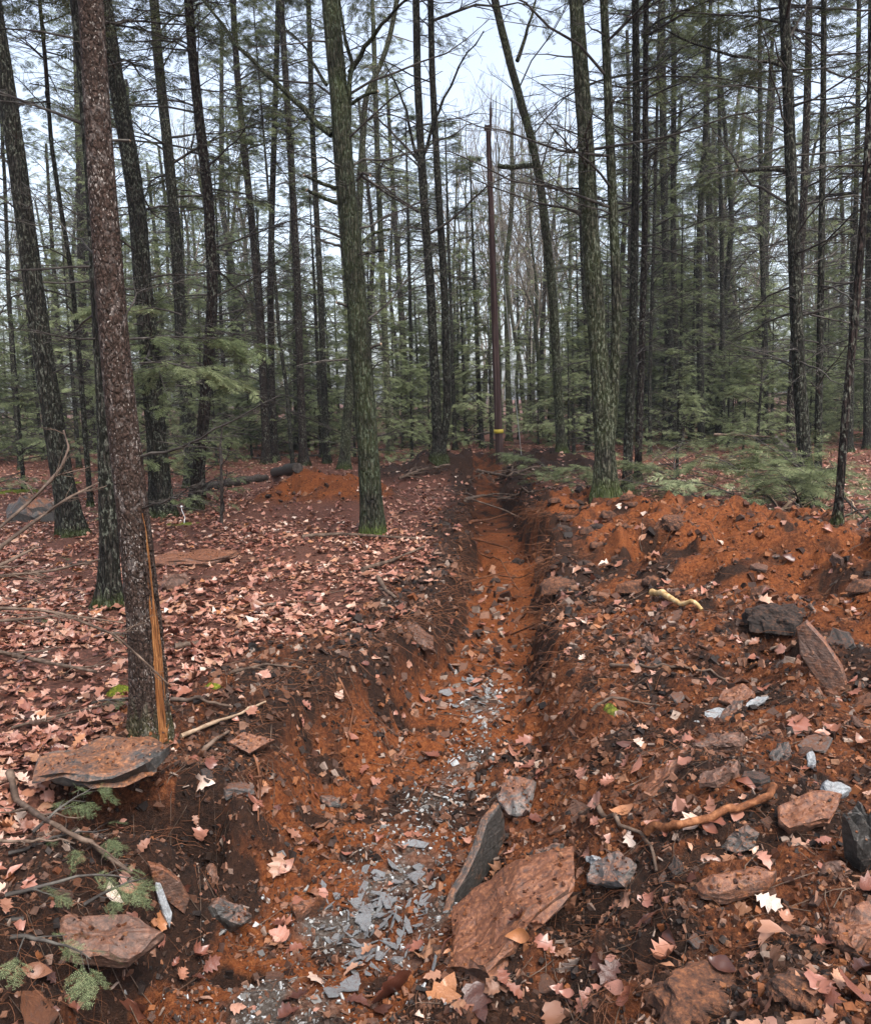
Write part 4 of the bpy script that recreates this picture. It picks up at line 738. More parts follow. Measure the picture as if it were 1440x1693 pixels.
# ------------------------------------------------------------------ stones
def rot_rand(n, g):
    q = norm(g.normal(0, 1, (n, 4))); w, x, y, z = q.T
    return np.stack([1 - 2 * (y * y + z * z), 2 * (x * y - z * w), 2 * (x * z + y * w), 2 * (x * y + z * w), 1 - 2 * (x * x + z * z), 2 * (y * z - x * w), 2 * (x * z - y * w), 2 * (y * z + x * w), 1 - 2 * (x * x + y * y)], -1).reshape(n, 3, 3)
CUBE = np.array([(x, y, z) for z in (-1, 1) for y in (-1, 1) for x in (-1, 1)], float); CQ = np.array([(0, 2, 3, 1), (4, 5, 7, 6), (0, 1, 5, 4), (2, 6, 7, 3), (0, 4, 6, 2), (1, 3, 7, 5)])
def slab_mesh(name, rx, ry, th, seed, mat, corners=6, rough=.2, n=36, dome=.0, taper_=.92, jag=.25):
    g = np.random.default_rng(seed)
    ca = np.sort((np.arange(corners) + g.uniform(-.33, .33, corners)) * 2 * math.pi / corners); cr = g.uniform(1 - jag, 1.08, corners)
    C = np.stack([np.cos(ca) * cr, np.sin(ca) * cr], -1); per = max(1, round(n / corners)); out = []
    for i in range(corners):
        a, b = C[i], C[(i + 1) % corners]
        for k in range(per): out.append(a + (b - a) * k / per)
    O = np.array(out) * (rx, ry); m = len(O); nm = norm(np.concatenate([O, np.zeros((m, 1))], 1))[:, :2]
    rings = [(0.28, 1.0), (.58, 1.0), (.86, 1.0), (.97, .88), (1.0, .55), (1.01, .2), (1.0, -.2), (.98, -.6), (.95 * taper_, -.95), (.6 * taper_, -1.0), (.2, -1.0)]
    V = []
    for s, h in rings:
        p = np.concatenate([O * s, np.full((m, 1), h * th / 2)], 1)
        lay = fbm(np.concatenate([O * s * 3 / max(rx, ry), np.full((m, 1), h * 6)], 1) + seed, 2, seed)
        if s > .9: p[:, :2] += nm * (lay * rough * min(rx, ry) * .5)[:, None]
        p[:, 2] += fbm(np.concatenate([O * s * 2.5 / max(rx, ry), np.full((m, 1), np.sign(h) * 3.0)], 1) + seed * 1.7, 3, seed + 2) * rough * th * 1.6 + dome * th * (1 - s * s) * (1 if h > 0 else 0)
        p += (vnoise(np.concatenate([O * s, np.full((m, 1), h * th)], 1) * 45 + seed, seed + 9) * .05 * min(th, .06))[:, None] * np.array([.8, .8, 1.0])
        V.append(p)
    V.append(np.array([[0, 0, th / 2 * (1 + dome)], [0, 0, -th / 2]])); Va = np.concatenate(V); i = np.arange(len(rings) * m).reshape(-1, m); j = np.roll(i, -1, 1)
    Q = np.stack([i[:-1], i[1:], j[1:], j[:-1]], -1).reshape(-1, 4); ct = len(rings) * m
    T = [(ct, i[0, k], j[0, k]) for k in range(m)] + [(ct + 1, j[-1, k], i[-1, k]) for k in range(m)]
    return Geo().add(Va, Q, T).mesh(name, mat, 'clod' in name)
STONE_N = [0]
def stone(name, u, v, wpx, asp, th, mat, label, yaw=0, tilt=0, tdir=0, lift=0.0, cat='rock', group=None, conform=1.0, **kw):
    """stone lying where the pixel meets the ground; wpx its width in the photo, asp depth/width, th thickness in m, tilted by tilt degrees towards azimuth tdir"""
    p = hit(u, v); dd = np.linalg.norm(p - CAM); rx = wpx * dd / 2880; ry = rx * asp; STONE_N[0] += 1
    me = slab_mesh(name, rx, ry, th, 300 + STONE_N[0], ST[mat], **kw); n = gnormal(p[0], p[1], max(.05, rx * .7)); n = norm(n * conform + np.array([0, 0, 1]) * (1 - conform))
    q = Vector(n).to_track_quat('Z', 'Y'); up = Vector((0, 0, 1)).rotation_difference(Vector(n))
    nc = int(min(220, 4500 * rx * ry)) if wpx >= 60 and mat != 'grey' else 0
    t = Matrix.Rotation(math.radians(tilt), 4, Vector((-math.sin(math.radians(tdir)), math.cos(math.radians(tdir)), 0)))
    o = link(name, me, None, p + n * (th * .2 + lift * (.4 if conform > .9 else 1))); o.rotation_mode = 'QUATERNION'; o.rotation_quaternion = up @ t.to_quaternion() @ Matrix.Rotation(math.radians(yaw), 4, 'Z').to_quaternion()
    if nc > 8:
        gg = np.random.default_rng(STONE_N[0]); a = gg.uniform(0, 6.28, nc); q_ = np.sqrt(gg.uniform(0, 1, nc)) * .74; X = np.cos(a) * q_ * rx; Yc = np.sin(a) * q_ * ry; sd = 300 + STONE_N[0]; mx = max(rx, ry)
        Zc = th / 2 + fbm(np.stack([X * 2.5 / mx, Yc * 2.5 / mx, np.full(nc, 3.0)], -1) + sd * 1.7, 3, sd + 2) * kw.get('rough', .2) * th * 1.6 + kw.get('dome', 0) * th * (1 - q_ ** 2)
        sz = np.clip(gg.lognormal(-5.3, .7, nc), .002, .014); Vc = np.einsum('nij,nvj->nvi', rot_rand(nc, gg), CUBE[None] * gg.uniform(.5, 1.05, (nc, 8, 3)) * np.array([1, .8, .6])) * sz[:, None, None] * .6 + np.stack([X, Yc, Zc], -1)[:, None]
        c_ = link('soil_crumbs', Geo().add(Vc.reshape(-1, 3), (CQ[None] + (np.arange(nc) * 8)[:, None, None]).reshape(-1, 4)).mesh('soil_crumbs', M_CLOD, False), o); tag(c_, kind='stuff')
    return tag(o, label, cat, group)
S = stone
def plate(name, px, Y, th, mat, label, cat='rock', sub=3, seed=1):
    """upright or leaning plate: outline given by pixels, Y the distance of each (interpolated from first to last along u)"""
    us = np.array([q[0] for q in px], float); t = (us - us.min()) / (us.max() - us.min()); pts = np.array([at_y(u, v, Y[0] + (Y[1] - Y[0]) * k) for (u, v), k in zip(px, t)])
    O = []; m = len(pts)
    for i in range(m):
        for k in range(sub): O.append(pts[i] + (pts[(i + 1) % m] - pts[i]) * k / sub)
    O = np.array(O); c = O.mean(0); base = np.array([c[0], c[1], O[:, 2].min()]); n = norm(np.linalg.svd(O - c)[2][2]); n = n if n[1] > 0 else -n; m = len(O); V = []
    for s_, h in [(.3, 0), (.65, 0), (.93, 0), (1, .15), (1.01, .5), (1, .85), (.92, 1), (.4, 1)]:
        p = c + (O - c) * s_; p = p + n * (h * th) + n[None] * (fbm(p * 14 + seed, 3, seed + (h > .5)) * .10 * th)[:, None]
        if s_ >= 1: p = p + norm(O - c) * (fbm(p * 30 + h * 3, 2, seed) * .05 * th)[:, None]
        V.append(p)
    V.append(np.array([c, c + n * th])); i = np.arange(8 * m).reshape(8, m); j = np.roll(i, -1, 1); Q = np.stack([i[:-1], i[1:], j[1:], j[:-1]], -1).reshape(-1, 4)
    T = [(8 * m, i[0, k], j[0, k]) for k in range(m)] + [(8 * m + 1, j[-1, k], i[-1, k]) for k in range(m)]
    return tag(link(name, Geo().add(np.concatenate(V) - base, Q, T).mesh(name, ST[mat], False), None, base), label, cat)
S('slate_slab', 188, 1300, 310, .44, .06, 'dirty', 'large dark soil strewn slab overhanging a black hollow near the flecked trunk', 8, 5, 200, .13, conform=.15, corners=7, rough=.35, jag=.5)
S('flat_rock', 322, 932, 140, .42, .10, 'orange', 'flat rusty rock with a grey top lying behind the flecked trunk', 5, 8, 270, .07, corners=6)
S('rock', 285, 975, 64, .6, .14, 'brown', 'dark reddish rock below the flat rusty rock behind the flecked trunk', 20, 15, 200, .02)
S('shale_slab', 848, 1520, 320, .74, .08, 'orange', 'large rusty slab tilted towards the trench right of the pale slate chips', 20, 15, 215, .05, corners=6, rough=.28, jag=.3)
plate('slate_slab', [(742, 1512), (752, 1480), (772, 1445), (792, 1400), (806, 1358), (826, 1330), (834, 1345), (838, 1385), (812, 1440), (780, 1485), (756, 1520)], (hit(742, 1508)[1], hit(838, 1400)[1]),   .035, 'dirty', 'dark slate plate standing on edge between chips and rusty slab')
S('slate_slab', 862, 1345, 78, .9, .05, 'mix', 'grey and rusty slab leaning behind the standing dark plate', 10, 48, 250, .07, corners=5, conform=.3)
S('shale_block', 1196, 1246, 74, .8, .08, 'brown', 'squarish brown shale block below the stack of grey flakes', 10, 20, 260, .03, corners=4, jag=.12)
S('shale_slab', 1330, 1352, 130, .42, .05, 'orange', 'flat rusty slab beneath the small pale grey stone at right', 15, 14, 255, .03, corners=6)
S('stone', 1371, 1322, 44, .6, .04, 'grey', 'small pale grey stone lying on the rusty slab at right', 0, 5, 200, .075, corners=6)
S('shale_loaf', 1217, 1484, 136, .36, .05, 'orange', 'loaf shaped rusty stone with a dark underside in the right foreground', 12, 8, 250, .08, corners=6, dome=.5)
S('slate_block', 1432, 1420, 74, .5, .22, 'slate', 'dark grey slate block cut by the right edge', 10, 10, 180, .03, corners=5)
S('rock', 1420, 1565, 90, .9, .08, 'orange', 'orange brown rock at the right edge below the dark block', 30, 20, 230, .02, corners=6, dome=.3)
plate('shale_slab', [(1316, 1040), (1332, 1028), (1362, 1060), (1392, 1105), (1402, 1140), (1376, 1152), (1348, 1122), (1322, 1082)], (hit(1316, 1110)[1] - .03, hit(1402, 1140)[1]), .05, 'orange', 'rusty plank like slab standing over the black hollow in the soil bank')
S('slate_slab', 1022, 1448, 88, .7, .05, 'mix', 'stained grey slab with a dark undercut edge right of the large rusty slab', -20, 18, 240, .05, corners=5)
S('slate_shard', 990, 1430, 42, .45, .03, 'grey', 'pale angular shard lying against the large rusty slab', -50, 20, 200, .05, corners=5)
S('slate_shard', 942, 1440, 58, .30, .03, 'grey', 'blue grey shard on the top edge of the large rusty slab', -62, 22, 230, .08, corners=5)
S('rock', 511, 1517, 54, .9, .09, 'orange', 'triangular orange rock left of the pale slate chips', 15, 25, 250, .02, corners=3, jag=.1)
plate('shale_slab', [(246, 1430), (270, 1437), (298, 1458), (315, 1488), (306, 1514), (285, 1498), (256, 1470)], (hit(246, 1480)[1], hit(310, 1512)[1]), .035, 'orange', 'rusty triangular slab standing up beside a pale splinter, lower left')
S('shale_slab', 352, 1465, 84, .5, .045, 'brown', 'flat brown slab right of the standing rusty slab, lower left', 5, 16, 250, .04)
S('slate_block', 372, 1522, 84, .5, .07, 'slate', 'dark wet slate lump on the left bank below the flat brown slab', 20, 20, 240, .03)
S('shale_slab', 165, 1585, 150, .5, .07, 'brown', 'brown overhanging slab in the lower left corner bank', 8, 16, 250, .07, conform=.4)
S('shale_slab', 416, 1232, 82, .5, .05, 'orange', 'tilted orange slab right of the pale stick on the left bank', 28, 22, 250, .03, corners=4)
S('slate_shard', 545, 1331, 40, .55, .03, 'slate', 'small dark stone with a rusty top on the left trench wall', -30, 25, 240, .02)
S('slate_flake', 1180, 1186, 62, .4, .02, 'grey', 'lowest pale flake of the slate stack above the brown block', 5, 12, 250, .02)
S('slate_flake', 1212, 1179, 54, .4, .02, 'slate', 'dark middle flake of the slate stack above the brown block', 18, 14, 220, .04)
S('slate_flake', 1252, 1170, 44, .4, .02, 'grey', 'blue grey top flake of the slate stack above the brown block', 8, 16, 250, .05)
S('shale_flake', 1222, 1155, 60, .6, .03, 'orange', 'rusty flake lying above the slate stack on the right bank', 0, 18, 250, .02)
S('slate_shard', 1295, 1258, 46, .8, .04, 'slate', 'grey shard right of the brown block', 30, 30, 250, .03)
S('slate_shard', 1340, 1262, 34, .45, .025, 'grey', 'curved narrow grey shard right of the grey shard by the brown block', 70, 20, 230, .02)
S('boulder', 62, 862, 84, .7, .34, 'dirty', 'dark low boulder beside the foot of the leaning left edge trunk', 0, 4, 200, .03, dome=.3, corners=8)
S('rock', 1075, 1070, 36, .7, .08, 'brown', 'upright pale brown stone on the right bank by the trench', 20, 40, 240, .02, corners=4)
S('rock', 1045, 1078, 26, .7, .06, 'orange', 'small orange stone left of the upright pale brown stone', 0, 20, 240, .01)
S('slate_shard', 660, 1255, 60, .35, .05, 'orange', 'narrow orange slab set in the trench floor below the wet grey patch', 60, 10, 200, .0, corners=4)
S('shale_slab', 690, 1055, 84, .5, .05, 'brown', 'flat brown slab on the left lip of the trench beside black roots', 10, 10, 250, .03)
S('shale_slab', 1090, 1300, 90, .6, .05, 'orange', 'broad orange slab half sunk in the right slope', 12, 6, 250, .0)
S('shale_slab', 1190, 1292, 80, .45, .045, 'brown', 'brown slab just below the squarish brown shale block', -8, 12, 250, .02)
S('slate_slab', 1225, 1392, 60, .6, .035, 'slate', 'grey slab under the curved orange root', 12, 12, 250, .0)
S('rock', 1365, 1450, 60, .7, .09, 'brown', 'brown rough stone left of the dark block at the right edge', 20, 20, 240, .0)
S('shale_slab', 905, 1425, 70, .6, .05, 'slate', 'grey stone behind the top of the large rusty slab', 0, 20, 250, .02)
S('slate_shard', 265, 1490, 90, .16, .02, 'grey', 'pale narrow splinter of slate below the standing rusty slab', -38, 12, 240, .03, corners=5)

def clod(u, v, wpx, asp, hh, label, mat='clod', name='earth_clod', p=None, group=None, cat='clod'):
    p = hit(u, v) if p is None else p; r = wpx * np.linalg.norm(p - CAM) / 2880; m, k = (90, 32) if wpx > 60 else (36, 13); a = np.arange(m) * 2 * math.pi / m; V = []
    for s_ in np.linspace(.02, 1, k):
        q = np.stack([np.cos(a) * s_, np.sin(a) * s_ * asp, np.zeros(m)], -1); d = np.stack([q[:, 0], q[:, 1], np.full(m, math.sqrt(max(0, 1 - s_ ** 3)) * hh)], -1)
        f = 1 + .24 * fbm(d * 2.0 + u, 2, 3) + .10 * fbm(d * 5 + v, 2, 5) + .035 * fbm(d * 14, 3, 7); V.append(d * f[:, None] * r - np.array([0, 0, .1 * r]))
    i = np.arange(k * m).reshape(k, m); j = np.roll(i, -1, 1); Q = np.stack([i[:-1], i[1:], j[1:], j[:-1]], -1).reshape(-1, 4)
    tag(link(name, Geo().add(np.concatenate(V), Q).mesh(name, ST[mat], wpx <= 60), None, p), label, cat, group)
clod(1292, 1030, 120, .8, .55, 'dark torn sod lump above the black hollow in the right soil bank', 'sod', 'sod_lump', None, None, 'sod')
gq = np.random.default_rng(77); nq = 0
while nq < 60:
    yq = gq.uniform(3, 11); xq = float(np.interp(yq, CREST[::-1, 1], CREST[::-1, 0])) + gq.normal(-.35, .5)
    if xq / yq > .6 or zones(np.array([xq]), np.array([yq]))[0][0] < .6: continue
    zq = gz(xq, yq); clod(xq * 977, yq * 531, gq.uniform(.05, .16) * 2880 / math.hypot(xq, yq) / 1.6, gq.uniform(.6, .9), gq.uniform(.45, .8), 'loose earth clod on the right spoil heap', 'clod' if gq.uniform() > .3 else 'sod', 'earth_clod', np.array([xq, yq, zq]), 'loose clods on the right spoil heap'); nq += 1
clod(1180, 1655, 180, .7, .42, 'big crumbly earth clod in the bottom right foreground')
clod(1325, 1640, 96, .7, .5, 'earth clod right of the big crumbly clod')
clod(1045, 975, 46, .7, .7, 'round orange clod left of the yellow splinter on the right bank')
clod(920, 975, 60, .7, .7, 'round orange soil lump on the right lip of the trench')
clod(1080, 965, 36, .7, .7, 'second orange clod beside the round clod by the yellow splinter')
clod(1120, 870, 70, .7, .5, 'dark lump of soil on the crest of the right soil heap')

# mid-sized stones strewn over the excavated soil (each a thing)
kinds = ['orange', 'orange', 'brown', 'brown', 'slate', 'mix']
STV = {k: [slab_mesh('shale_fragment', 1, g_, t_, 500 + i * 7 + len(k), ST[k], corners=c_, n=12) for i, (g_, t_, c_) in enumerate([(.7, .35, 5), (.55, .25, 6), (.85, .5, 5), (.4, .22, 4)])] for k in set(kinds)}
def frag(x, y, size, k, label, group, name='shale_fragment', lift=.2):
    me = STV[k][int(rng.integers(0, 4))]; n = norm(gnormal(x, y, .05) + rng.normal(0, .3, 3)); o = link(name, me, None, (x, y, gz(x, y) + size * lift * .15))
    o.rotation_mode = 'QUATERNION'; o.rotation_quaternion = Vector((0, 0, 1)).rotation_difference(Vector(n)) @ Matrix.Rotation(rng.uniform(0, 6.28), 4, 'Z').to_quaternion(); o.scale = (size,) * 3
    return tag(o, label, 'stone', group)
c = 0
while c < 290:
    y = rng.uniform(2.1, 8.5); x = rng.uniform(-.62, .62) * y; s = float(x - xc(y)); d_ = float(zones(np.array([x]), np.array([y]))[0][0])
    if d_ < .6 or (s < -.9): continue
    if s < .3 and rng.uniform() > .45: continue
    if y > 6 and rng.uniform() > .5: continue
    size = float(np.clip(rng.lognormal(-3.35, .5), .018, .1)); k = kinds[int(rng.integers(0, 6))]
    frag(x, y, size, k, {'orange': 'rusty shale fragment strewn over the dug soil', 'brown': 'brown shale fragment strewn over the dug soil', 'slate': 'dark slate fragment strewn over the dug soil', 'mix': 'stained grey fragment strewn over the dug soil'}[k], {'orange': 'rusty shale fragments', 'brown': 'brown shale fragments', 'slate': 'dark slate fragments', 'mix': 'stained grey fragments'}[k]); c += 1
# pale slate chips in the trench
CHIP = [slab_mesh('slate_chip', 1, a_, .10, 700 + i, ST['grey'], corners=c_, n=10, jag=.5, rough=.1) for i, (a_, c_) in enumerate([(.6, 5), (.4, 4), (.75, 6), (.3, 5), (.5, 3)])]
def chip(u, v, wpx, group='pale slate chips heaped in the trench', label='pale blue grey slate chip in the heap on the trench floor'):
    p = hit(u, v); o = link('slate_chip', CHIP[int(rng.integers(0, 5))], None, p + np.array([0, 0, .006 + rng.uniform(0, .015)])); s = wpx * np.linalg.norm(p - CAM) / 2880
    n = norm(gnormal(p[0], p[1], .06) + rng.normal(0, .42, 3)); o.rotation_mode = 'QUATERNION'
    o.rotation_quaternion = Vector((0, 0, 1)).rotation_difference(Vector(n)) @ Matrix.Rotation(rng.uniform(0, 6.28), 4, 'Z').to_quaternion(); o.scale = (s, s, s); tag(o, label, 'stone', group)
for k in range(210):
    t = rng.normal(0, 1, 2); u = 638 + 48 * t[0] + 26 * t[1]; v = 1515 - 52 * t[1] + 8 * t[0]
    if not (520 < u < 745 and 1390 < v < 1640): continue
    chip(u, v, min(rng.lognormal(2.7, .65), 60))
for u, v, w in ((605, 1578, 46), (596, 1588, 30), (556, 1640, 40), (548, 1650, 36), (690, 1455, 40), (640, 1500, 46), (675, 1535, 46), (625, 1520, 40), (700, 1490, 40), (590, 1500, 30)): chip(u, v, w)
for k in range(42): chip(785 + rng.normal(0, 28), 1145 + rng.normal(0, 20), rng.lognormal(2.6, .4), 'slate flakes on the far trench floor', 'grey slate flake on the wet patch farther up the trench')
for k in range(44): t = rng.uniform(); chip(720 + 30 * t + rng.normal(0, 20), 1430 - 190 * t + rng.normal(0, 14), rng.lognormal(2.3, .4), 'slate flakes up the trench floor', 'small grey slate flake on the trench floor between chip heap and wet patch')

# ------------------------------------------------------------------ stuff: crumbs of soil, leaf carpet, roots
def sample(n, y0, y1, g, wid=.64):
    y = np.exp(g.uniform(math.log(y0), math.log(y1), n)); return g.uniform(-wid, wid, n) * (y + .3), y
def crumbs(name, n, keep, size, mat, label, g, flat=.6, y1=13):
    x, y = sample(n, 1.7, y1, g); d, h, s, m, ss = zones(x, y); k = keep(d, h, s, m, ss, y, g); x, y = x[k], y[k]; n = len(x)
    sz = np.clip(g.lognormal(math.log(size), .55, n), .003, .045) * np.clip(y / 4, .7, 2.2); V = CUBE[None] * g.uniform(.5, 1.05, (n, 8, 3)) * np.array([1, .8, flat]); V = np.einsum('nij,nvj->nvi', rot_rand(n, g), V) * sz[:, None, None] * .6
    V += np.stack([x, y, ground(x, y) + sz * .12], -1)[:, None, :]
    Q = (CQ[None] + (np.arange(n) * 8)[:, None, None]).reshape(-1, 4)
    tag(link(name, Geo().add(V.reshape(-1, 3), Q).mesh(name, mat, False)), label, 'soil', None, 'stuff')
g = np.random.default_rng(11)
crumbs('soil_crumbs', 36000, lambda d, h, s, m, ss, y, g: (d > .5) & (g.uniform(0, 1, len(d)) > h * .9) & (s < .5) & ((np.abs(ss) > wf(y)) | (y < 5.5) | (g.uniform(0, 1, len(d)) < .3)), .013, M_CLOD, 'loose rusty soil crumbs over the diggings', g, y1=17)
crumbs('humus_crumbs', 46000, lambda d, h, s, m, ss, y, g: (d > .4) & (g.uniform(0, 1, len(d)) < (h + .18) * (1 - .9 * np.clip(m[0] * 1.6, 0, 1))) & (s < .5) & ((np.abs(ss) > wf(y)) | (y < 5.5)), .0135, M_CLODK, 'loose dark humus crumbs on the trench lips', g, y1=22)
crumbs('shale_flakes', 16000, lambda d, h, s, m, ss, y, g: (d > .5) & (m[0] < .4), .020, M_FLAKE, 'small brown shale flakes mixed into the dug soil', g, .22, 10)
crumbs('slate_grit', 60000, lambda d, h, s, m, ss, y, g: (g.uniform(0, 1, len(d)) < s * 1.3) & (y < 7.5), .010, M_GRIT, 'crushed grey slate grit on the trench floor', g, .3)

# leaves
def leaf_tpl(kind, lod):
    if kind == 0: half = [(0, 0), (.03, .10), (.15, .15), (.10, .25), (.26, .35), (.15, .45), (.31, .60), (.16, .67), (.19, .82), (.08, .87), (0, 1.0)]
    elif kind == 1: half = [(0, 0), (.14, .00), (.30, .10), (.26, .2), (.42, .35), (.29, .42), (.33, .62), (.19, .63), (.14, .80), (0, 1.0)]
    else: half = [(0, 0), (.08, .1), (.2, .3), (.24, .5), (.17, .72), (.07, .9), (0, 1.0)]
    if lod: half = [[(0, 0), (.2, .18), (.14, .36), (.32, .6), (0, 1)], [(0, 0), (.3, .1), (.24, .3), (.36, .5), (0, 1)], [(0, 0), (.2, .3), (.22, .6), (0, 1)]][kind]
    h = np.array(half); m = len(h); c = np.stack([np.zeros(m), np.linspace(0, 1, m)], -1); c[:, 1] = .4 * c[:, 1] + .6 * h[:, 1]
    V = np.concatenate([c, h, h * (-1, 1)]); T = []
    for i in range(m - 1): T += [(i, m + i, m + i + 1), (i, m + i + 1, i + 1), (i, 2 * m + i + 1, 2 * m + i), (i, i + 1, 2 * m + i + 1)]
    # fix: drop degenerate tip/base triangles
    T = [t for t in T if abs(np.cross(V[t[1]] - V[t[0]], V[t[2]] - V[t[0]])) > 1e-6]
    V = np.concatenate([V - (0, .45), np.zeros((len(V), 1))], 1); return V, np.array(T)
def leaf_verts(tpl, n, g, curl=1.0):
    V, T = tpl; x, y = V[:, 0], V[:, 1]; a = g.normal(.5, 1.3, (n, 1)) * curl; b = g.normal(.15, .7, (n, 1)) * curl; c = g.normal(0, .8, (n, 1)) * curl; w = g.uniform(.85, 1.25, (n, 1))
    z = a * x ** 2 + b * y ** 2 + c * x * y + .06 * np.abs(x) / .3 * curl + g.normal(0, .028, (n, len(x))) * curl; return np.stack([np.broadcast_to(x * w, z.shape), np.broadcast_to(y, z.shape), z], -1), T
def orient(V, nrm, yaw):
    t = norm(np.cross(nrm, np.stack([np.cos(yaw), np.sin(yaw), np.zeros_like(yaw)], -1))); b = np.cross(nrm, t)
    return V[..., 0:1] * t[:, None] + V[..., 1:2] * b[:, None] + V[..., 2:3] * nrm[:, None]
def normals(x, y, e=.05):
    return norm(np.stack([ground(x - e, y) - ground(x + e, y), ground(x, y - e) - ground(x, y + e), np.full_like(x, 2 * e)], -1))
def leaf_carpet(n, y0, y1, lod, g, G, size):
    x, y = sample(n, y0, y1, g); d, h, s, m, ss = zones(x, y); pr = np.where(d < .5, 1.0, (.05 + .12 * h) * np.clip((y - 1) / 6, .25, 1)); pr = np.where((d > .5) & (m[0] > .4), .035, pr); pr = np.where((np.abs(ss) < wf(y)) & (d > .5), .03, pr); pr = pr * np.where(y > 13, np.where(d > .5, 1.8, 1), 1)
    pr = pr * np.clip(.75 + .8 * n2(x, y, 1.3, 31, 3), .3, 1)
    k = g.uniform(0, 1, n) < pr; x, y = x[k], y[k]; n = len(x); nm = norm(normals(x, y) + g.normal(0, .17, (n, 3))); ch = g.choice([0, 0, 1, 1, 2], n)
    for c in range(3):
        q = ch == c; V, T = leaf_verts(leaf_tpl(c, lod), q.sum(), g); sz = g.uniform(*size, q.sum())
        Wv = orient(V * sz[:, None, None], nm[q], g.uniform(0, 6.28, q.sum())) + np.stack([x[q], y[q], ground(x[q], y[q]) + .008 + g.uniform(0, .022, q.sum())], -1)[:, None]
        G.add(Wv.reshape(-1, 3), None, (T[None] + (np.arange(q.sum()) * V.shape[1])[:, None, None]).reshape(-1, 3))
G = Geo(); g = np.random.default_rng(12)
leaf_carpet(18000, 1.8, 6.5, False, g, G, (.04, .11)); leaf_carpet(44000, 6.0, 34, True, g, G, (.05, .12))
leaf_carpet(20000, 1.8, 14, True, g, G, (.018, .045))
tag(link('leaf_litter', G.mesh('leaf_litter', M_LEAF)), 'carpet of fallen red brown leaves', 'leaves', None, 'stuff')
# nearest leaves, one object each
LEAFV = []
for i in range(14):
    V, T = leaf_verts(leaf_tpl([0, 0, 1, 0, 1, 2, 0][i % 7], False), 1, np.random.default_rng(900 + i), .75); LEAFV.append(Geo().add(V[0], None, T).mesh('fallen_leaf', M_LEAF1))
def leaf1(p, size, label, group=None, tilt=.35, lift=.02, yaw=None):
    n = norm(gnormal(p[0], p[1], .06) + rng.normal(0, tilt, 3)); o = link('fallen_leaf', LEAFV[int(rng.integers(0, 14))], None, np.asarray(p) + np.array([0, 0, lift])); o.rotation_mode = 'QUATERNION'
    o.rotation_quaternion = Vector((0, 0, 1)).rotation_difference(Vector(n)) @ Matrix.Rotation(rng.uniform(0, 6.28) if yaw is None else yaw, 4, 'Z').to_quaternion(); o.scale = (size,) * 3; return tag(o, label, 'leaf', group)
for u, v, w, l in ((640, 1655, 150, 'largest orange oak leaf at the bottom edge below the slate chips'), (735, 1655, 90, 'orange leaf right of the largest oak leaf at the bottom edge'), (790, 1665, 90, 'curled russet leaf in the bottom leaf cluster'), (850, 1645, 50, 'small pale tan leaf right of the bottom leaf cluster'), (945, 1610, 80, 'pink brown leaf at the lower right corner of the large rusty slab'),
                   (805, 1605, 70, 'mauve leaf on the lower tip of the large rusty slab'), (1010, 1615, 70, 'pink pointed leaf right of the large rusty slab foot'), (1415, 1650, 90, 'pale pink leaf in the bottom right corner'), (1265, 1000, 46, 'pale curled leaf on top of the black hollow'), (1245, 1105, 50, 'whitish leaf below the black hollow'),
                   (1270, 1097, 36, 'red leaf below the black hollow'), (190, 1375, 60, 'yellow orange leaf under the overhanging slab'), (870, 1230, 60, 'tan ragged leaf on the right wall beside the trench'), (330, 1660, 70, 'red pointed leaf at the bottom left of the trench'), (1057, 1235, 44, 'upright tan leaf on the right slope'), (220, 1680, 80, 'large red leaf at the bottom edge on the left'), (60, 1300, 60, 'orange leaf on the left tip of the overhanging slab'), (1130, 1105, 60, 'pale brown leaf beside the dark stick on the right slope'), (460, 1435, 60, 'pale brown leaf on the left trench wall'), (455, 1570, 50, 'orange brown leaf left of the slate chips')):
    p = hit(u, v); leaf1(p, .68 * w * np.linalg.norm(p - CAM) / 1440, l, None, .4, .02)
c = 0
while c < 190:
    u = rng.uniform(-40, 1480); v = 1690 - 620 * rng.uniform() ** 1.2; p = hit(u, v); d_, h_, s_, m_, ss_ = zones(p[0:1], p[1:2])
    w = 1.0 if d_[0] < .5 else .06
    if s_[0] > .4: w = .05
    if rng.uniform() > w: continue
    left = d_[0] < .5
    leaf1(p, rng.uniform(.06, .105), 'fallen red brown leaf lying in the near leaf litter' if left else 'fallen leaf lying loose on the dug soil', 'near leaves of the litter' if left else 'loose leaves on the dug soil', .32, rng.uniform(.012, .03)); c += 1

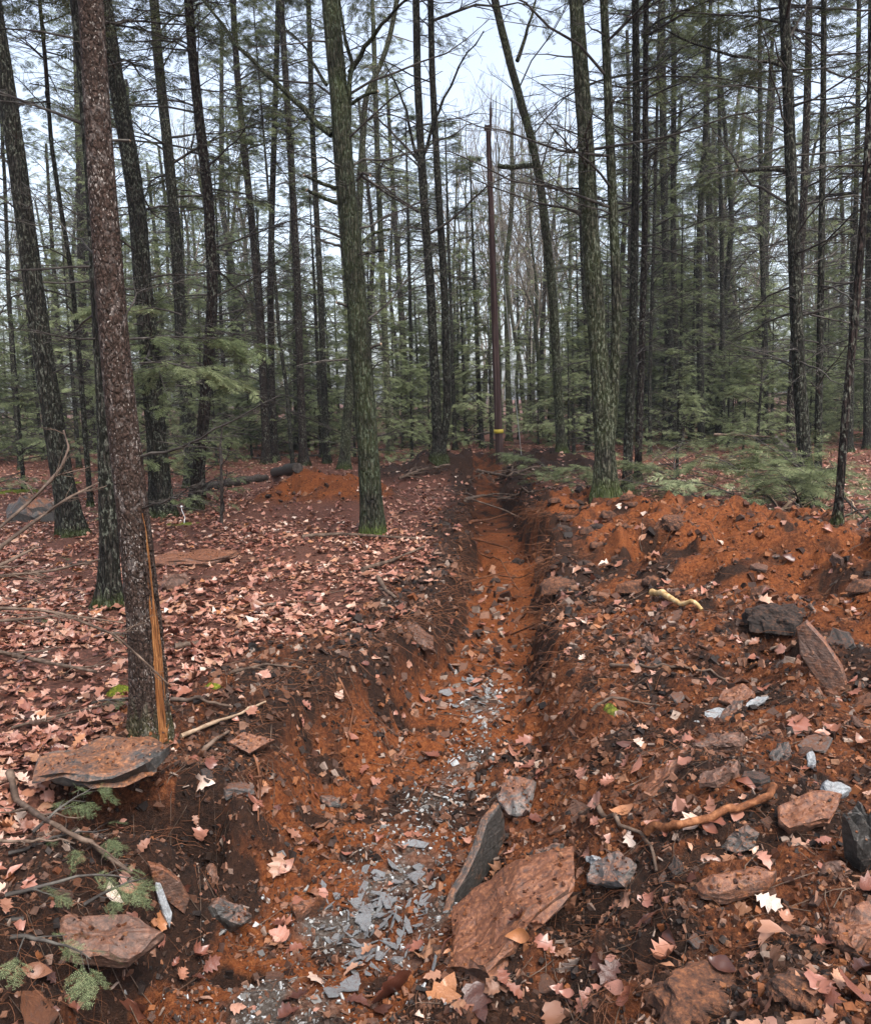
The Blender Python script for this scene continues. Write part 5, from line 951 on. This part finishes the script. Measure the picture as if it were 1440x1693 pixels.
# root hairs and fine twigs
def roots():
    g = np.random.default_rng(13); n = 1700; y = np.exp(g.uniform(math.log(2.2), math.log(16), n)); sd = g.choice([-1, 1], n); off = np.where(sd < 0, wf(y) + bl(y) * g.uniform(.6, 1.2, n), wf(y) + br(y) * g.uniform(.6, 1.2, n)); x = xc(y) + sd * off
    az = np.where(sd < 0, 0, math.pi) + g.normal(0, 1.0, n); st = np.stack([x, y, ground(x, y) + .01], -1); L = g.uniform(.06, .32, n) * np.clip(y / 5, .6, 1.2)
    d = np.stack([np.cos(az), np.sin(az), g.normal(.15, .3, n)], -1); P = paths(st, norm(d), L, 6, g, .35, .35); P[..., 2] = np.maximum(P[..., 2], ground(P[..., 0].ravel(), P[..., 1].ravel()).reshape(P.shape[:2]) + .004)
    r = g.uniform(.0008, .0022, n) * np.clip(y / 4, .7, 1.8); G = Geo().add(*tubes(P, taper(r, 6, .4), 3)); tag(link('root_fibres', G.mesh('root_fibres', M_ROOT)), 'tangle of fine rusty roots along the trench walls', 'roots', None, 'stuff')
    n = 5200; x, y = sample(n, 2.0, 14, g); k = zones(x, y)[0] > .5; x, y = x[k], y[k]; n = len(x); az = g.uniform(0, 6.28, n); L = g.uniform(.04, .2, n) * np.clip(y / 5, .7, 1.6); st = np.stack([x, y, ground(x, y) + .012], -1)
    P = paths(st, norm(np.stack([np.cos(az), np.sin(az), g.normal(0, .25, n)], -1)), L, 4, g, .35, .1); P[..., 2] = np.maximum(P[..., 2], ground(P[..., 0].ravel(), P[..., 1].ravel()).reshape(P.shape[:2]) + .005)
    tag(link('soil_fibres', Geo().add(*tubes(P, taper(g.uniform(.0006, .0016, n) * np.clip(y / 3.5, .7, 2.2), 4, .4), 3)).mesh('soil_fibres', M_ROOT)), 'fine rusty fibres sticking out of the dug soil', 'roots', None, 'stuff')
    n = 1300; x, y = sample(n, 2.2, 24, g); az = g.uniform(0, 6.28, n); L = g.uniform(.08, .5, n); t = np.linspace(0, 1, 5); P = np.stack([x[:, None] + np.cos(az)[:, None] * L[:, None] * t, y[:, None] + np.sin(az)[:, None] * L[:, None] * t, np.zeros((n, 5))], -1)
    P[..., :2] += np.cumsum(g.normal(0, .012, (n, 5, 2)), 1); P[..., 2] = ground(P[..., 0].ravel(), P[..., 1].ravel()).reshape(n, 5) + .01; r = g.uniform(.0008, .0028, n) * np.clip(y / 4, .8, 2.2)
    tag(link('twig_litter', Geo().add(*tubes(P, taper(r, 5, .4), 4)).mesh('twig_litter', M_STICK)), 'small dead twigs scattered over the leaf litter', 'twigs', None, 'stuff')
roots()

# ------------------------------------------------------------------ sticks, logs, boughs
def stick(name, pts, wpx, label, mat=M_STICK, cat='stick', lift=.0, twigs=0, seed=1, end=.45, k=8, air=None, wob=.012):
    g = np.random.default_rng(seed + abs(int(pts[0][0]))); W = []
    for i, q in enumerate(pts):
        if air: W.append(at_y(q[0], q[1], air[0] + (air[1] - air[0]) * i / max(1, len(pts) - 1)))
        else: W.append(hit(*q))
    W = np.array(W); d = np.linalg.norm(W - CAM, axis=1).mean(); r = wpx * d / 2880; t = np.concatenate([[0], np.cumsum(np.linalg.norm(np.diff(W, axis=0), axis=1))]); n = max(10, 5 * len(pts)); tt = np.linspace(0, t[-1], n)
    P = np.stack([np.interp(tt, t, W[:, j]) for j in range(3)], -1)
    if not air: P[:, 2] = np.maximum(P[:, 2], ground(P[:, 0], P[:, 1])) + r * .7 + lift
    P += np.cumsum(g.normal(0, wob * r * 12, (n, 3)), 0) * .12; b = P[0].copy(); root = empty(name, b, label, cat)
    rad = r * np.linspace(1, end, n) * (1 + .12 * g.normal(0, 1, n)); V, Q = tubes((P - b)[None], rad[None], k); G = Geo().add(V, Q)
    G.add(np.concatenate([V[:k], [[0, 0, 0]]]), None, [((i + 1) % k, i, k) for i in range(k)]); G.add(np.concatenate([V[-k:], [P[-1] - b]]), None, [(i, (i + 1) % k, k) for i in range(k)])
    link('stem', G.mesh('stem', mat), root)
    if twigs:
        Lm = np.array([t[-1]]); Pl = (P - b)[None]; Rl = rad[None]; p, dd, l, rr = children(Pl, Rl, Lm, twigs, g, .1, .98, (25, 60), .45); P2 = paths(p, dd, l, 6, g, .2, .02)
        R2 = taper(np.clip(rr, .0014, r * .5), 6, .3); 
        for q in range(twigs):
            H = Geo().add(*tubes(P2[q:q + 1], R2[q:q + 1], 4)); p3, d3, l3, r3 = children(P2[q:q + 1], R2[q:q + 1], l[q:q + 1], 5, g, .2, .98, (25, 60), .55); P3 = paths(p3, d3, l3, 4, g, .2, .02); H.add(*tubes(P3, taper(np.maximum(r3, .001), 4, .4), 3)); link('twig', H.mesh('twig', mat), root)
    return root
stick('stick', [(300, 1226), (350, 1205), (400, 1188), (440, 1168)], 7, 'pale bare stick leaning on the bank right of the flecked trunk', M_STICKP, lift=.02)
stick('stick', [(330, 1255), (355, 1230), (378, 1215)], 9, 'short dark stick below the pale bare stick', lift=.01)
stick('root', [(1070, 1394), (1120, 1384), (1180, 1370), (1230, 1352), (1272, 1335), (1278, 1318)], 13, 'curved orange root lying across the right slope', M_STICKO, 'root', lift=.03, end=.9)
stick('stick', [(960, 1352), (1000, 1358), (1022, 1372), (1060, 1385), (1080, 1420), (1085, 1450)], 10, 'brown bent stick left of the curved orange root', lift=.01)
stick('branch', [(18, 1300), (28, 1345), (90, 1390), (140, 1415), (175, 1440), (220, 1470)], 11, 'fallen forked branch with small twigs in the lower left corner', lift=.05, twigs=5)
stick('branch', [(-20, 1410), (60, 1412), (125, 1415)], 6, 'thin branch joining the fallen forked branch at lower left', lift=.04, twigs=3)
stick('stick', [(1010, 1105), (1080, 1110), (1140, 1110), (1200, 1130)], 7, 'dark thin stick lying across the right slope below the black hollow', lift=.01)
stick('stick', [(500, 893), (560, 888), (640, 893), (700, 896)], 8, 'dark stick lying in front of the mossy base of the big middle trunk', lift=.02)
stick('stick', [(600, 948), (650, 932), (700, 910)], 8, 'dark slanting stick in the leaves left of the trench', lift=.02)
stick('stick', [(625, 960), (640, 985), (655, 995)], 10, 'short reddish stick in the leaves below the slanting stick', lift=.01)
stick('stick', [(290, 1078), (330, 1073)], 11, 'short thick dark stick in the red leaves right of the flecked trunk', lift=.02, end=.9)
stick('stick', [(285, 1165), (340, 1170), (385, 1178)], 8, 'dark stick lying right of the torn wood strip', lift=.02)
stick('log', [(338, 812), (380, 804), (440, 795)], 15, 'fallen dark log in the leaves left of the red soil heap', M_LOG, 'log', end=.85, k=12)
stick('log', [(455, 786), (492, 782)], 17, 'cut log end showing beside the red soil heap', M_LOG, 'log', end=.95, k=12)
stick('log', [(750, 757), (800, 756), (850, 753)], 7, 'yellow green mossy log lying behind the utility pole', M_MOSSD, 'log', end=.9, k=10, air=(26.6, 26.6))
stick('log', [(788, 761), (815, 760), (846, 757)], 7, 'mossy log in front of the longer mossy log by the pole', M_MOSSD, 'log', end=.9, k=10, air=(24.8, 24.8))
stick('log', [(1280, 725), (1300, 745), (1325, 775)], 14, 'broken log leaning on the right foreground trunk', M_LOG, 'log', end=1.0, k=10, air=(14.6, 14.3))
stick('branch', [(1180, 718), (1230, 720), (1270, 722)], 4, 'dead horizontal branch in the brush left of the right foreground trunk', M_STICK, 'branch', twigs=6, air=(16, 16))
stick('branch', [(1040, 870), (1060, 805), (1080, 760), (1120, 735)], 4, 'dead bent branch rising from the right soil heap', M_STICK, 'branch', twigs=5, air=(14, 15))
stick('branch', [(1250, 880), (1290, 845), (1340, 800), (1370, 770)], 6, 'pale branch slanting up out of the hemlock brush', M_STICKP, 'branch', twigs=6, air=(10.8, 12))
stick('branch', [(1360, 800), (1410, 830), (1412, 860), (1405, 890)], 4, 'thin pale hooked branch in the hemlock brush at right', M_STICKP, 'branch', air=(11.2, 10.9))
stick('branch', [(820, 805), (860, 798), (900, 800)], 6, 'dead branch lying over the black soil heap by the trench', M_STICK, 'branch', lift=.12, twigs=6)
stick('root', [(778, 882), (810, 872), (840, 862), (870, 855)], 5, 'bare root crossing the trench near the black soil heap', M_ROOT, 'root', lift=.12)
stick('root', [(795, 925), (830, 940), (850, 975), (865, 1000)], 3, 'thin bare root trailing down the far trench', M_ROOT, 'root', lift=.06)
stick('root', [(780, 905), (840, 920), (880, 960)], 3, 'thin root arching over the middle of the trench', M_ROOT, 'root', lift=.1)
stick('root', [(845, 1058), (890, 1040), (925, 1020)], 4, 'light root on the right wall of the trench', M_ROOT, 'root', lift=.04)
stick('branch', [(770, 850), (800, 838), (850, 846), (880, 835)], 6, 'dead branch fallen across the far end of the trench', M_STICK, 'branch', lift=.2, twigs=8)
stick('root', [(770, 1000), (815, 985), (860, 992), (905, 975)], 3, 'thin root bridging the trench halfway up', M_ROOT, 'root', lift=.22, twigs=3)
stick('branch', [(790, 790), (840, 800), (895, 785)], 6, 'dark branch on the black heap closing the trench', M_STICK, 'branch', lift=.12, twigs=9)
stick('branch', [(660, 800), (700, 785), (745, 778)], 6, 'dark branch lying on the black heap left of the trench end', M_STICK, 'branch', lift=.08, twigs=8)
stick('stick', [(980, 1180), (1040, 1165), (1090, 1172)], 6, 'thin brown stick on the right slope above the brown block', M_STICK, lift=.01)
stick('stick', [(380, 1120), (440, 1105), (500, 1112)], 6, 'thin dark stick at the edge of the left leaf litter', M_STICK, lift=.02, twigs=3)
stick('stick', [(430, 1010), (480, 1000), (540, 1006)], 5, 'thin dark stick in the litter in front of the big middle trunk', M_STICK, lift=.02, twigs=2)
stick('root', [(420, 1260), (432, 1310), (428, 1370)], 4, 'bare root hanging down the left trench wall', M_ROOT, 'root', lift=.03)
stick('root', [(560, 1130), (585, 1180), (575, 1240)], 4, 'bare root on the left trench wall farther up', M_ROOT, 'root', lift=.03)
stick('root', [(690, 1340), (720, 1290), (770, 1250), (820, 1230)], 2.5, 'wiry root curving over the trench floor to the standing plate', M_ROOT, 'root', lift=.03)
stick('splinter', [(1078, 990), (1100, 995), (1125, 1010), (1160, 1020)], 12, 'bright yellow wood splinter on the right soil bank', M_SPLINT, 'splinter', lift=.03, end=.5, wob=.003)
stick('sapling', [(366, 880), (367, 800), (364, 740), (368, 700)], 6, 'leafless dark seedling stem in the leaves right of the slim bowed trunk', M_LOG, 'sapling', air=(12.1, 12.1), twigs=6, end=.4)
stick('branch', [(-60, 985), (0, 905), (60, 860), (110, 825), (163, 798)], 7, 'grey brown branch rising from the left edge before the boulder', M_STICK, 'branch', air=(3.0, 3.6), twigs=4)
stick('branch', [(-60, 920), (0, 872), (60, 820), (100, 775), (114, 740), (105, 712)], 6, 'upturned branch at the left edge above the grey brown branch', M_STICK, 'branch', air=(3.0, 3.6), twigs=4)
stick('branch', [(-60, 965), (0, 935), (60, 905)], 8, 'short thick branch stub at the left edge', M_STICK, 'branch', air=(3.0, 3.3), twigs=3)
stick('branch', [(-80, 1010), (0, 1006), (60, 1008), (105, 1016), (190, 1050), (240, 1095), (278, 1132)], 6, 'long arched dead branch ending against the torn wood strip', M_STICK, 'branch', air=(3.6, 3.75), twigs=8)
stick('branch', [(-40, 1030), (60, 1022), (105, 1016), (205, 1030)], 5, 'thin dead branch crossing the long arched branch at left', M_STICK, 'branch', air=(3.7, 3.9), twigs=8)
stick('branch', [(-60, 960), (0, 953), (80, 945), (165, 925)], 6, 'dead branch running across the red leaves at the left edge', M_STICK, 'branch', air=(3.8, 4.1), twigs=8)
stick('branch', [(-60, 1085), (0, 1094), (70, 1110), (160, 1128)], 9, 'thick wet dead branch lying on the left leaf litter', M_STICK, 'branch', lift=.05, twigs=7)
stick('branch', [(20, 1215), (80, 1200), (140, 1185), (215, 1172)], 5, 'thin dead branch lying left of the flecked trunk foot', M_STICK, 'branch', lift=.03, twigs=6)

def bough(name, u, v, L, az, el, label, n=12, lift=.05, fine=False, mat=M_NEEDLE, size=(.16, .34), K=12, Y=None, ground_=False):
    p = hit(u, v) if Y is None else at_y(u, v, Y)
    if ground_ and Y: p[2] = gz(p[0], p[1])
    g = np.random.default_rng(int(u * 3 + v)); root = empty(name, p + np.array([0, 0, lift]), label, 'bough')
    e = math.radians(el); a = math.radians(az); d = np.array([[math.cos(a) * math.cos(e), math.sin(a) * math.cos(e), math.sin(e)]])
    P = paths(np.zeros((1, 3)), d, np.array([L]), 8, g, .12, .18); R = taper(np.array([.006 + .006 * L]), 8, .2); G = Geo().add(*tubes(P, R, 6))
    q, dd, l, r = children(P, R, np.array([L]), K, g, .1, .98, (40, 60), .5); P2 = paths(q, dd, l, 5, g, .1, .12); G.add(*tubes(P2, taper(np.maximum(r, .0015), 5, .3), 3)); link('stem', G.mesh('stem', M_TWIG), root)
    G = Geo(); add_sprays(G, np.concatenate([P2, P[:, 1:6]]), None, g, n // 3 + 1, size, 0, fine); link('needles', G.mesh('needles', mat), root); return root
for u, Y_, L, az, el, lab in ((945, 15.5, 1.5, 200, 35, 'hemlock bough on the dark heap left of the twin stemmed tree'), (975, 14.6, 1.4, 250, 35, 'drooping bough at the foot of the twin stemmed tree'), (1185, 12.6, 2.0, 170, 22, 'low green bough behind the crest of the right soil heap'), (1235, 11.6, 2.0, 20, 25, 'cut hemlock bough left of the brush heap'), (1285, 10.6, 1.6, 190, 34, 'pale backed bough at the near end of the brush heap'), (1330, 9.8, 1.5, 230, 40, 'bough drooping over the brush heap before the right foreground trunk'), (1365, 9.8, 1.5, 330, 35, 'bough at the right end of the brush heap'), (1415, 9.4, 1.6, 10, 38, 'bough at the right edge beside the leaning trunk'), (1300, 11.4, 1.9, 120, 42, 'bough standing up in the brush heap'), (1240, 13.0, 1.9, 60, 35, 'bough behind the brush heap'), (1430, 10.8, 2.0, 160, 42, 'bough at the right edge behind the leaning trunk'), (1110, 15.5, 1.8, 60, 48, 'bough below the small bushy hemlock'), (1385, 10.6, 1.6, 200, 45, 'bough between black straight trunk and leaning trunk'), (1150, 13.8, 1.7, 200, 30, 'bough left end of the brush behind the right soil heap'), (1210, 12.2, 1.8, 300, 30, 'bough hanging forward in the middle of the brush'), (1345, 11.8, 1.8, 80, 50, 'upright bough between the right foreground trunks')):
    bough('hemlock_bough', u, 800, L, az, el, lab, 15, .06, False, M_NEEDLE if 'pale' not in lab else M_NEEDLE_PALE, (.14, .28), 24, Y_, True)
for u, v, L, az, el, lab in ((15, 1420, .34, 20, 20, 'pale green hemlock sprig at the left edge below the overhanging slab'), (10, 1490, .36, 10, 15, 'pale hemlock sprig at the left edge level with the standing rusty slab'), (20, 1560, .34, 340, 10, 'pale hemlock sprig low on the left edge'), (140, 1505, .22, 30, 20, 'small pale sprig under the fallen forked branch'), (55, 1385, .28, 60, 20, 'hemlock sprig beside the left tip of the overhanging slab'), (40, 1530, .3, 200, 15, 'hemlock sprig hanging over the lower left bank')):
    bough('hemlock_sprig', u, v, L, az, el, lab, 5, .02, True, M_NEEDLE_PALE, (.055, .11), 5)
for u, v, L, az, lab in ((150, 930, .5, 200, 'dark sprig in the red leaves left of the flecked trunk'), (160, 1055, .4, 340, 'green sprig under the long arched branch'), (145, 1170, .35, 10, 'green sprig left of the moss cushion'), (35, 1035, .4, 30, 'green sprig at the left edge on the leaves')):
    bough('hemlock_sprig', u, v, L, az, 8, lab, 6, .02, True, M_NEEDLE, (.07, .12), 7)
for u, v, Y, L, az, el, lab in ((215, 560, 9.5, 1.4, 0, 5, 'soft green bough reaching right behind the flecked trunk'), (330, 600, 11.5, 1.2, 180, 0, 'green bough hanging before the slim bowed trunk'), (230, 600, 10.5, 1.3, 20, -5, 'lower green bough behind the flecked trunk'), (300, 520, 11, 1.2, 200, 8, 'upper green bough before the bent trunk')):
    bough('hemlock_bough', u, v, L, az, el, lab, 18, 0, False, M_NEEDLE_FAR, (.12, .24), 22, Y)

def cushion(name, u, v, wpx, asp, label, mat, h=.05):
    p = hit(u, v); r = wpx * np.linalg.norm(p - CAM) / 2880; g = np.random.default_rng(int(u)); m = 26; V = []
    for s in np.linspace(0.02, 1, 9):
        a = np.arange(m) * 2 * math.pi / m; rr = r * s * (1 + .25 * vnoise(np.stack([np.cos(a) * 1.7 + u, np.sin(a) * 1.7, a * 0], -1), 4)); x = rr * np.cos(a); y = rr * np.sin(a) * asp
        V.append(np.stack([x, y, ground(p[0] + x, p[1] + y) - p[2] + h * (1 - s ** 2.2) - .012 * s + g.normal(0, .004, m)], -1))
    i = np.arange(9 * m).reshape(9, m); j = np.roll(i, -1, 1); Q = np.stack([i[:-1], i[1:], j[1:], j[:-1]], -1).reshape(-1, 4); V = np.concatenate(V)
    tag(link(name, Geo().add(V, Q).mesh(name, mat), None, p), label, 'moss')
cushion('moss_cushion', 202, 1148, 58, .8, 'bright yellow green moss cushion left of the flecked trunk', M_MOSS)
cushion('moss_patch', 352, 1136, 34, .5, 'small yellow green moss patch on the bank right of the torn wood', M_MOSS, .02)
cushion('moss_patch', 20, 815, 90, .8, 'yellow green moss patch on the ground at the left edge', M_MOSS, .05)
cushion('moss_patch', 110, 800, 60, .7, 'mossy ground patch before the leaning left edge trunk', M_MOSSD, .05)
cushion('moss_patch', 300, 868, 60, .5, 'dull green moss patch below the flared mossy base of the bent trunk', M_MOSSD, .03)
cushion('moss_patch', 1010, 1175, 30, .6, 'little moss tuft on the right slope', M_MOSSD, .03)
cushion('moss_patch', 245, 1212, 60, .6, 'green moss at the foot of the flecked trunk', M_MOSSD, .03)
# white marker on a bent wire
p = hit(304, 868); top = at_y(300, 838, p[1]); root = empty('marker_flag', p, 'tiny white marker on a bent wire at the foot of the bent trunk', 'marker')
link('wire', Geo().add(*tubes(np.array([[[0, 0, 0], (top - p) * .4 + [.03, 0, 0], (top - p) * .8, top - p]]), np.full((1, 4), .005), 5)).mesh('wire', M_WHITE), root)
a = np.arange(10) * .628; link('disc', Geo().add(*tubes(np.array([[top - p + [0, -.012, 0], top - p + [0, -.01, 0], top - p + [0, .01, 0], top - p + [0, .012, 0]]]), np.array([[.004, .018, .018, .004]]), 12)).mesh('disc', M_WHITE), root)

# ------------------------------------------------------------------ thin haze volume, added to lighten the far trees
def haze():
    x0, x1, y0, y1, z0, z1 = -440, 440, -440, 440, -3.0, 34.0
    V = [(x, y, z) for z in (z0, z1) for y in (y0, y1) for x in (x0, x1)]; m = bpy.data.materials.new('added_haze'); m.use_nodes = True; nt = m.node_tree; nt.nodes.clear()
    out = nt.nodes.new('ShaderNodeOutputMaterial'); v = nt.nodes.new('ShaderNodeVolumePrincipled'); v.inputs['Color'].default_value = (.80, .86, .95, 1); v.inputs['Density'].default_value = .0006; v.inputs['Anisotropy'].default_value = .2
    nt.links.new(v.outputs[0], out.inputs['Volume']); tag(link('haze', Geo().add(np.array(V, float), CQ).mesh('haze', m, False)), 'thin pale haze added to lighten the far trees', 'haze', None, 'stuff')
haze()
